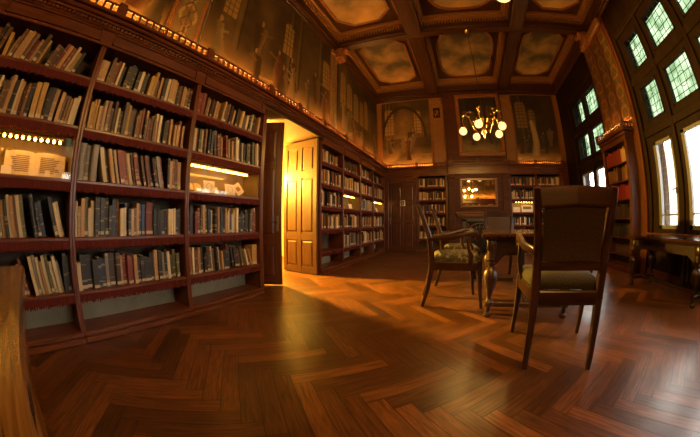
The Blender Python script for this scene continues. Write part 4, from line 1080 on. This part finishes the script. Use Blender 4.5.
# ------------------------------------------------------------------ pier with its bookcase
PY0, PY1, PX = 4.90, 6.02, 3.62
def pier():
    m = MB(); m.box(XR - .10, XR - .02, 4.68, 6.10, 0, ZS - .14)
    a = empty('trim_38', (0, 0, 0)); tag(a, 'tall window pier with painted pilaster strips above its bookcase', 'pier', kind='structure')
    m.build('pier_face', WZ, a)
    for k in range(3):
        y0 = 4.80 + k * .42; z0 = ZC + .15
        MB().box(XR - .125, XR - .10, y0 - .03, y0 + .37, z0 - .05, ZS - .35, b=.01).build('strip_frame', RZ, a)
        mural('painted_strip', (XR - .13, y0 + .34, z0), (0, -.34, 0), (0, 0, ZS - .45 - z0), ornament_fn(40 + k, (.13, .058, .018), (.034, .020, .009), (.046, .026, .011)), 18, 110, a)
    MB().box(XR - .30, XR - .02, 5.50, 5.80, ZS - .36, ZS, b=.04).box(XR - .40, XR - .02, 5.54, 5.76, ZS - .16, ZS - .001, b=.04).sweep([(XR - .38, 5.5, ZS - .1), (XR - .38, 5.8, ZS - .1)], .09, .09, (0, 0, 1), 8).build('beam_bracket', GILT, a)
    MB().box(XR - .22, XR - .10, 4.75, 6.05, ZS - .34, ZS - .14, b=.03).build('capital', GOLD, a)
    r = empty('bookcase', (PX, (PY0 + PY1) / 2, 0)); tag(r, 'dark bookcase with red volumes on the pier between the two windows', 'bookcase')
    cy = (PY0 + PY1) / 2; b0, b1 = PY0 - cy, PY1 - cy; D = XR - .10 - PX
    bx('back_panel', CASEBACK, r, D - .02, D - .003, b0, b1, 0, ZH); bx('plinth', WY, r, -.02, D - .003, b0, b1, 0, .12, b=.008)
    for y in (b0, b1 - .10): MB().box(0, D - .02, y, y + .10, .12, ZH).box(-.02, .0, y + .01, y + .09, .12, ZH - .06, b=.012).build('upright', WZ, r)
    for z in (2.16, 1.80, 1.44, 1.06, .68, .34):
        bx('shelf', WY, r, 0, D - .02, b0 + .10, b1 - .10, z - .03, z, b=.005)
    m = MB().box(-.02, D - .003, b0 - .01, b1 + .01, ZH, ZH + .10).box(-.06, D - .003, b0 - .05, b1 + .05, ZH + .10, ZH + .18, b=.02).box(-.10, D - .003, b0 - .09, b1 + .09, ZH + .18, ZH + .24, b=.01)
    m.build('cornice', WY, r)
    m = MB(); gallery(m, b0 - .08, b1 + .08, -.09, -.06, ZH + .24, 1, [b0 - .05, b1 + .05]); gallery(m, -.08, D - .01, b0 - .085, b0 - .055, ZH + .24, 0, [], .07)
    m.build('gallery_rail', WY, r)
    for k, z in enumerate((2.16, 1.80, 1.44)):
        y = PY0 + .11
        while y < PY1 - .16:
            t = rnd.uniform(.045, .065); c = [(.19, .022, .010), (.15, .068, .02), (.19, .012, .010)][k]
            if k == 0 and y < PY0 + .3: c = PALC['tan']
            if k == 1 and y > PY0 + .35 and y < PY0 + .5: y += t; continue
            far_book(PX + .02, PX + .18, y, y + t - .002, z + .001, z + rnd.uniform(.24, .30), c); y += t
    for z in (1.06, .68):
        y = PY0 + .11
        while y < PY1 - .18:
            t = rnd.uniform(.04, .07); far_book(PX + .02, PX + .18, y, y + t - .002, z + .001, z + rnd.uniform(.2, .28), PALC[rnd.choice(('black', 'dark brown'))]); y += t
pier()
cove('cove_light', (PX + .06, PY0 + .05, ZH + .24), (PX + .06, PY1 - .05, ZH + .24), 'warm light tube behind the gallery of the pier bookcase')
# finish the mass of remaining books
me = bpy.data.meshes.new('books'); me.from_pydata([(x * S, y * S, z * S) for x, y, z in FB.v], [], FB.f); bm_fix(me)
ca = me.color_attributes.new('paint', 'FLOAT_COLOR', 'CORNER')
for p in me.polygons:
    for li in p.loop_indices: ca.data[li].color = FBC[p.index // 6]
me.materials.append(FARBOOK); o = bpy.data.objects.new('books', me); COL.objects.link(o)
tag(o, 'remaining rows of small distant books past the doorway, on the end wall and the pier', 'books', kind='stuff')
# panelling under the windows
m = MB()
for y0, y1 in ((YF, 4.68), (6.1, YB - .1)):
    m.box(XR - .06, XR - .02, y0, y1, 0, .14, b=.008).box(XR - .045, XR - .02, y0, y1, .60, .68, b=.008)
tag(m.build('baseboard_right', WY), 'dark baseboard and panelling rail under the windows', 'baseboard', kind='structure')

# ------------------------------------------------------------------ chandeliers
def chandelier(cx, cy, label, rot0=0, zt=ZS):
    r = empty('chandelier', (cx, cy, zt)); tag(r, label, 'chandelier', 'brass globe chandeliers')
    Z = lambda z: z - zt
    MB().lathe((0, 0, Z(zt - .10)), [(.012, 0), (.05, .03), (.075, .07), (.06, .10)], 14).build('ceiling_boss', BRASS, r, True)
    MB().sweep([(0, 0, Z(zt - .09)), (0, 0, Z(3.30))], .016, .016, (0, 1, 0), 8).build('rod', flat('rod_metal', (.09, .05, .02), .4, .9), r, True)
    MB().lathe((0, 0, 0), [(.006, Z(2.70)), (.022, Z(2.73)), (.012, Z(2.76)), (.05, Z(2.83)), (.062, Z(2.90)), (.03, Z(2.98)), (.018, Z(3.08)), (.04, Z(3.14)), (.045, Z(3.2)), (.018, Z(3.26)), (.012, Z(3.34))], 16).build('hub', BRASS, r, True)
    for k in range(5):
        a = R_(180 + 72 * k) + rot0; ca, sa = math.cos(a), math.sin(a)
        pr = [(.04, 2.90), (.12, 2.86), (.20, 2.92), (.25, 3.05), (.30, 3.20), (.37, 3.25), (.43, 3.21), (.45, 3.12), (.45, 3.03)]
        arm = MB().sweep([(q * ca, q * sa, Z(z)) for q, z in pr], .020, .020, (-sa, ca, 0), 8)
        sp = [(.25, 3.05), (.20, 3.12), (.14, 3.12), (.12, 3.06), (.16, 3.02)]; arm.sweep([(q * ca, q * sa, Z(z)) for q, z in sp], .013, .013, (-sa, ca, 0), 6)
        sp = [(.37, 3.25), (.33, 3.32), (.27, 3.32), (.26, 3.26)]; arm.sweep([(q * ca, q * sa, Z(z)) for q, z in sp], .012, .012, (-sa, ca, 0), 6)
        for q, z in ((.12, 3.13), (.30, 3.22), (.26, 3.33), (.44, 3.24), (.08, 3.0)): arm.ball((q * ca, q * sa, Z(z)), .024, 6, 4, (1, 1, 1.4))
        ar = arm.build('arm', BRASS, r, True)
        MB().lathe((.45 * ca, .45 * sa, 0), [(.05, Z(2.955)), (.06, Z(2.975)), (.03, Z(3.0)), (.02, Z(3.05))], 12).build('holder', BRASS, ar, True)
        MB().ball((.45 * ca, .45 * sa, Z(2.89)), .085, 16, 10).build('globe', E_GLOBE, r, True)
        lb = bpy.data.objects.new('globe_bulb', BULB); COL.objects.link(lb); lb.parent = r; lb.location = (.45 * ca * S, .45 * sa * S, Z(2.89) * S)
chandelier(.62, 5.65, 'brass chandelier with five glowing globes hanging over the reading table')
chandelier(.61, -2.9, 'brass globe chandelier hanging behind the viewer', 0, 5.966)
chandelier(.607, 1.37, 'brass globe chandelier cut off by the top of the picture', R_(-18), 5.966)

# ------------------------------------------------------------------ furniture
def lathe_leg(h, r=.055):
    return [(r * .55, 0), (r * .75, .012), (r * .75, .04), (r * .45, .055), (r * .55, .075), (r * .42, h * .16), (r * .9, h * .17), (r * .95, h * .23), (r * .5, h * .255), (r * .42, h * .30), (r * .55, h * .36), (r * 1.15, h * .50), (r * 1.38, h * .60), (r * 1.30, h * .68), (r * .85, h * .74), (r * .48, h * .765), (r * .75, h * .79), (r * .75, h * .82), (r * .5, h * .835), (r * .85, h * .86), (r * .85, h)]
def make_table(loc, rz, w, L, h, label, name, leg_r=.058, inset=.11, mats=None):
    CHX, CHZ, TBX = mats or (globals()['CHX'], globals()['CHZ'], globals()['TBX'])
    r = empty(name, loc, rz); tag(r, label, 'table')
    MB().box(-w / 2, w / 2, -L / 2, L / 2, h - .04, h, b=.012).box(-w / 2 + .02, w / 2 - .02, -L / 2 + .02, L / 2 - .02, h - .06, h - .04, b=.008).build('tabletop', TBX, r)
    ix, iy = w / 2 - inset, L / 2 - inset
    m = MB(); t = .022; zt, zb = h - .06, h - .19
    m.box(-ix, ix, -iy - t, -iy + t, zb, zt).box(-ix, ix, iy - t, iy + t, zb, zt).box(-ix - t, -ix + t, -iy, iy, zb, zt).box(ix - t, ix + t, -iy, iy, zb, zt)
    for sx in (-1, 1):
        for sy in (-1, 1):
            m.prism([(sx * (ix - .03), zb), (sx * (ix - .20), zb), (sx * (ix - .12), zb - .05), (sx * (ix - .05), zb - .13), (sx * (ix - .03), zb - .14)], sy * iy - .014, sy * iy + .014, 1)
            m.prism([(sy * (iy - .03), zb), (sy * (iy - .20), zb), (sy * (iy - .12), zb - .05), (sy * (iy - .05), zb - .13), (sy * (iy - .03), zb - .14)], sx * ix - .014, sx * ix + .014, 0)
    m.build('apron', CHX, r)
    for sx in (-1, 1):
        for sy in (-1, 1):
            q = MB().lathe((sx * ix, sy * iy, 0), lathe_leg(h - .17, leg_r), 18); q.box(sx * ix - .05, sx * ix + .05, sy * iy - .05, sy * iy + .05, h - .18, h - .06, b=.008)
            q.build('leg', CHZ, r, True)
    zs = (h - .17) * .20; m = MB()
    for sy in (-1, 1): m.box(-ix + .03, ix - .03, sy * iy - .02, sy * iy + .02, zs - .025, zs + .025, b=.006)
    m.box(-.025, .025, -iy, iy, zs - .02, zs + .02, b=.006); m.build('stretcher', CHX, r)
    return r
def rotpt(c, rz, x, y): return (c[0] + x * math.cos(rz) - y * math.sin(rz), c[1] + x * math.sin(rz) + y * math.cos(rz), 0)
RT = R_(-5)
TC = rotpt((.775, 2.845), RT, 0, .78 - .11)
make_table(TC, RT, 1.08, 1.56, .885, 'dark polished reading table with bulbous turned legs, under the chandelier', 'reading_table')
SD = make_table((3.33, 3.34, 0), R_(3), .74, 1.75, .775, 'dark side table with carved turned legs under the near window', 'side_table', .055, .13, (wood('side_table_wood_x', (.010, .004, .002), (.030, .011, .005), 0, .3), wood('side_table_wood', (.010, .004, .002), (.030, .011, .005), 2, .3), wood('side_table_top', (.012, .005, .003), (.035, .014, .006), 1, .14)))

def make_chair(loc, rz, label, group, seatmat, first=None):
    """faces +y; the rear legs stand on y = 0"""
    r = empty('armchair', loc, rz); tag(r, label, 'chair', group)
    for sd in (-1, 1):
        p = [(sd * .245, -.04, 0), (sd * .245, .015, .22), (sd * .245, .05, .45), (sd * .245, .05, .60), (sd * .25, .02, .82), (sd * .262, -.045, 1.02), (sd * .272, -.115, 1.205)]
        MB().sweep(p, [.040, .048, .056, .058, .054, .050, .044], [.040, .05, .062, .066, .056, .048, .04], (0, 1, 0)).build('leg', CHZ, r, True)
        p = [(sd * .325, .66, 0), (sd * .318, .632, .2), (sd * .31, .615, .40), (sd * .31, .61, .56)]
        MB().sweep(p, [.032, .042, .052, .054], [.034, .044, .054, .056], (0, 1, 0)).build('leg', CHZ, r, True)
        p = [(sd * .30, .50, .53), (sd * .322, .51, .62), (sd * .338, .47, .70), (sd * .335, .46, .78), (sd * .335, .50, .855)]
        MB().sweep(p, [.05, .044, .036, .036, .044], [.05, .044, .034, .034, .046], (0, 1, 0)).build('arm_support', CHZ, r, True)
        p = [(sd * .255, .01, .80), (sd * .285, .12, .815), (sd * .32, .28, .825), (sd * .34, .42, .862), (sd * .345, .51, .88), (sd * .345, .56, .862), (sd * .345, .575, .825), (sd * .345, .555, .80)]
        MB().sweep(p, [.044, .046, .05, .056, .058, .056, .05, .04], [.05, .044, .040, .042, .044, .044, .04, .03], (1, 0, 0)).build('arm', CHY, r, True)
    # seat rail: a trapezoid frame
    q = [(-.245, .05), (.245, .05), (.31, .61), (-.31, .61)]; m = MB()
    for k in range(4):
        a, b = q[k], q[(k + 1) % 4]; m.sweep([(a[0], a[1], .495), (b[0], b[1], .495)], .036, .10, (0, 0, 1))
    m.build('seat_rail', CHX, r)
    # upholstered seat, domed
    m = MB(); n = 10; prof = [(1.0, .545), (1.015, .575), (.99, .605), (.90, .628), (.7, .645), (.35, .655), (.05, .657)]
    base = [(-.24, .085), (.24, .085), (.325, .63), (-.325, .63)]; ring = []
    for k in range(4):
        a, b = base[k], base[(k + 1) % 4]
        for j in range(6): ring.append((a[0] + (b[0] - a[0]) * j / 6, a[1] + (b[1] - a[1]) * j / 6))
    cxs, cys = 0, .35; vs = []; N = len(ring)
    for f, z in prof:
        for (x, y) in ring: vs.append((cxs + (x - cxs) * f, cys + (y - cys) * f, z))
    fs = [(i * N + j, i * N + (j + 1) % N, (i + 1) * N + (j + 1) % N, (i + 1) * N + j) for i in range(len(prof) - 1) for j in range(N)]
    fs += [tuple(range(N))[::-1], tuple((len(prof) - 1) * N + j for j in range(N))]
    m.add(vs, fs); m.build('seat', seatmat, r, True)
    MB().sweep([(-.245, -.075, 1.145), (0, -.085, 1.155), (.245, -.075, 1.145)], .035, .125, (0, 0, 1)).build('top_rail', CHX, r)
    MB().sweep([(-.225, .035, .715), (0, .035, .715), (.225, .035, .715)], .035, .065, (0, 0, 1)).build('lower_rail', CHX, r)
    # upholstered back panel following the rake
    m = MB(); zz = [.745, .82, .90, .98, 1.05, 1.095]; yy = [.033, .02, .0, -.025, -.047, -.065]; vs = []; fs = []; nx = 9
    for sgn in (-1, 1):
        for z, y in zip(zz, yy):
            for i in range(nx):
                x = -.215 + .43 * i / (nx - 1); e = 1 - abs(2 * i / (nx - 1) - 1) ** 4
                vs.append((x * (1 + (z - .745) * .08), y + sgn * (.010 + .010 * e), z))
    L2 = len(zz)
    for s_ in (0, 1):
        o = s_ * L2 * nx
        for i in range(L2 - 1):
            for j in range(nx - 1): fs.append((o + i * nx + j, o + i * nx + j + 1, o + (i + 1) * nx + j + 1, o + (i + 1) * nx + j))
    O = L2 * nx
    for j in range(nx - 1): fs.append((j, j + 1, O + j + 1, O + j)); t_ = (L2 - 1) * nx; fs.append((t_ + j, t_ + j + 1, O + t_ + j + 1, O + t_ + j))
    for i in range(L2 - 1): fs.append((i * nx, (i + 1) * nx, O + (i + 1) * nx, O + i * nx)); fs.append((i * nx + nx - 1, (i + 1) * nx + nx - 1, O + (i + 1) * nx + nx - 1, O + i * nx + nx - 1))
    m.add(vs, fs); m.build('backrest', LEATHER, r, True)
    return r
G = 'armchairs round the reading table'
CH = make_chair((.785, 1.76, 0), R_(-8), 'dark upholstered armchair seen from behind, nearest to the viewer', G, CUSH)
def place(loc, rz, label, seat=None):
    c = copy_tree(CH); c.location = (loc[0] * S, loc[1] * S, 0); c.rotation_euler = (0, 0, rz); c['label'] = label
    if seat:
        for ch in c.children:
            if ch.name.startswith('seat') and not ch.name.startswith('seat_rail'):
                ch.data = ch.data.copy(); ch.data.materials[0] = seat
    return c
place((-.395, 3.42, 0), R_(-84), 'armchair with a patterned pale seat, at the doorway side of the table', DAMASK)
place((-.33, 4.50, 0), R_(-86), 'armchair half hidden behind the patterned one, second on the doorway side', DAMASK)
place((.78, 5.30, 0), R_(184), 'armchair at the far end of the table, with its back to the fireplace')
place((2.03, 3.68, 0), R_(88), 'armchair on the window side of the table, mostly hidden by the nearest chair')

# old worn table beside the viewer
def old_table():
    r = empty('worn_table', (-.9, -.62, 0)); tag(r, 'old worn wooden table with a cracked plank top, close to the viewer', 'table')
    X0, X1, Y0, Y1, h = -.66, 1.35, -.52, .572, .80
    # plank top reaching to the near bookcase, rounded edge towards the room
    m = MB(); m.box(X0, X1, Y0, Y1, h - .055, h, b=.010); m.build('tabletop', OLD, r)
    m = MB(); ix0, ix1, iy0, iy1 = X0 + .10, X1 - .1, Y0 + .10, Y1 - .16
    m.box(ix0, ix1, iy0, iy0 + .03, h - .17, h - .055).box(ix0, ix1, iy1 - .03, iy1, h - .17, h - .055).box(ix0, ix0 + .03, iy0, iy1, h - .17, h - .055).box(ix1 - .03, ix1, iy0, iy1, h - .17, h - .055); m.build('apron', WX, r)
    for x in (ix0 + .04, ix1 - .04):
        for y in (iy0 + .04, iy1 - .04): MB().sweep([(x, y, 0), (x, y, h - .055)], [.06, .085], [.06, .085], (0, 1, 0)).build('leg', WZ, r)
old_table()

# radiator under the near window
def radiator():
    r = empty('radiator', (XR - .16, 2.75, 0)); tag(r, 'dark ribbed radiator under the near window, behind the side table', 'radiator')
    for k in range(13):
        y = -.72 + k * .115; MB().box(-.06, .06, y, y + .075, .10, .66, b=.025).build('fin', RADI, r)
    m = MB().sweep([(0, -.72, .15), (0, .74, .15)], .05, .05, (0, 0, 1), 8).sweep([(0, -.72, .60), (0, .74, .60)], .05, .05, (0, 0, 1), 8); m.build('pipe', RADI, r)
    for y in (-.68, .70): bx('foot', RADI, r, -.03, .03, y - .02, y + .02, 0, .12)
radiator()
print('BOOKS', NBOOK, 'FAR', len(FBC))
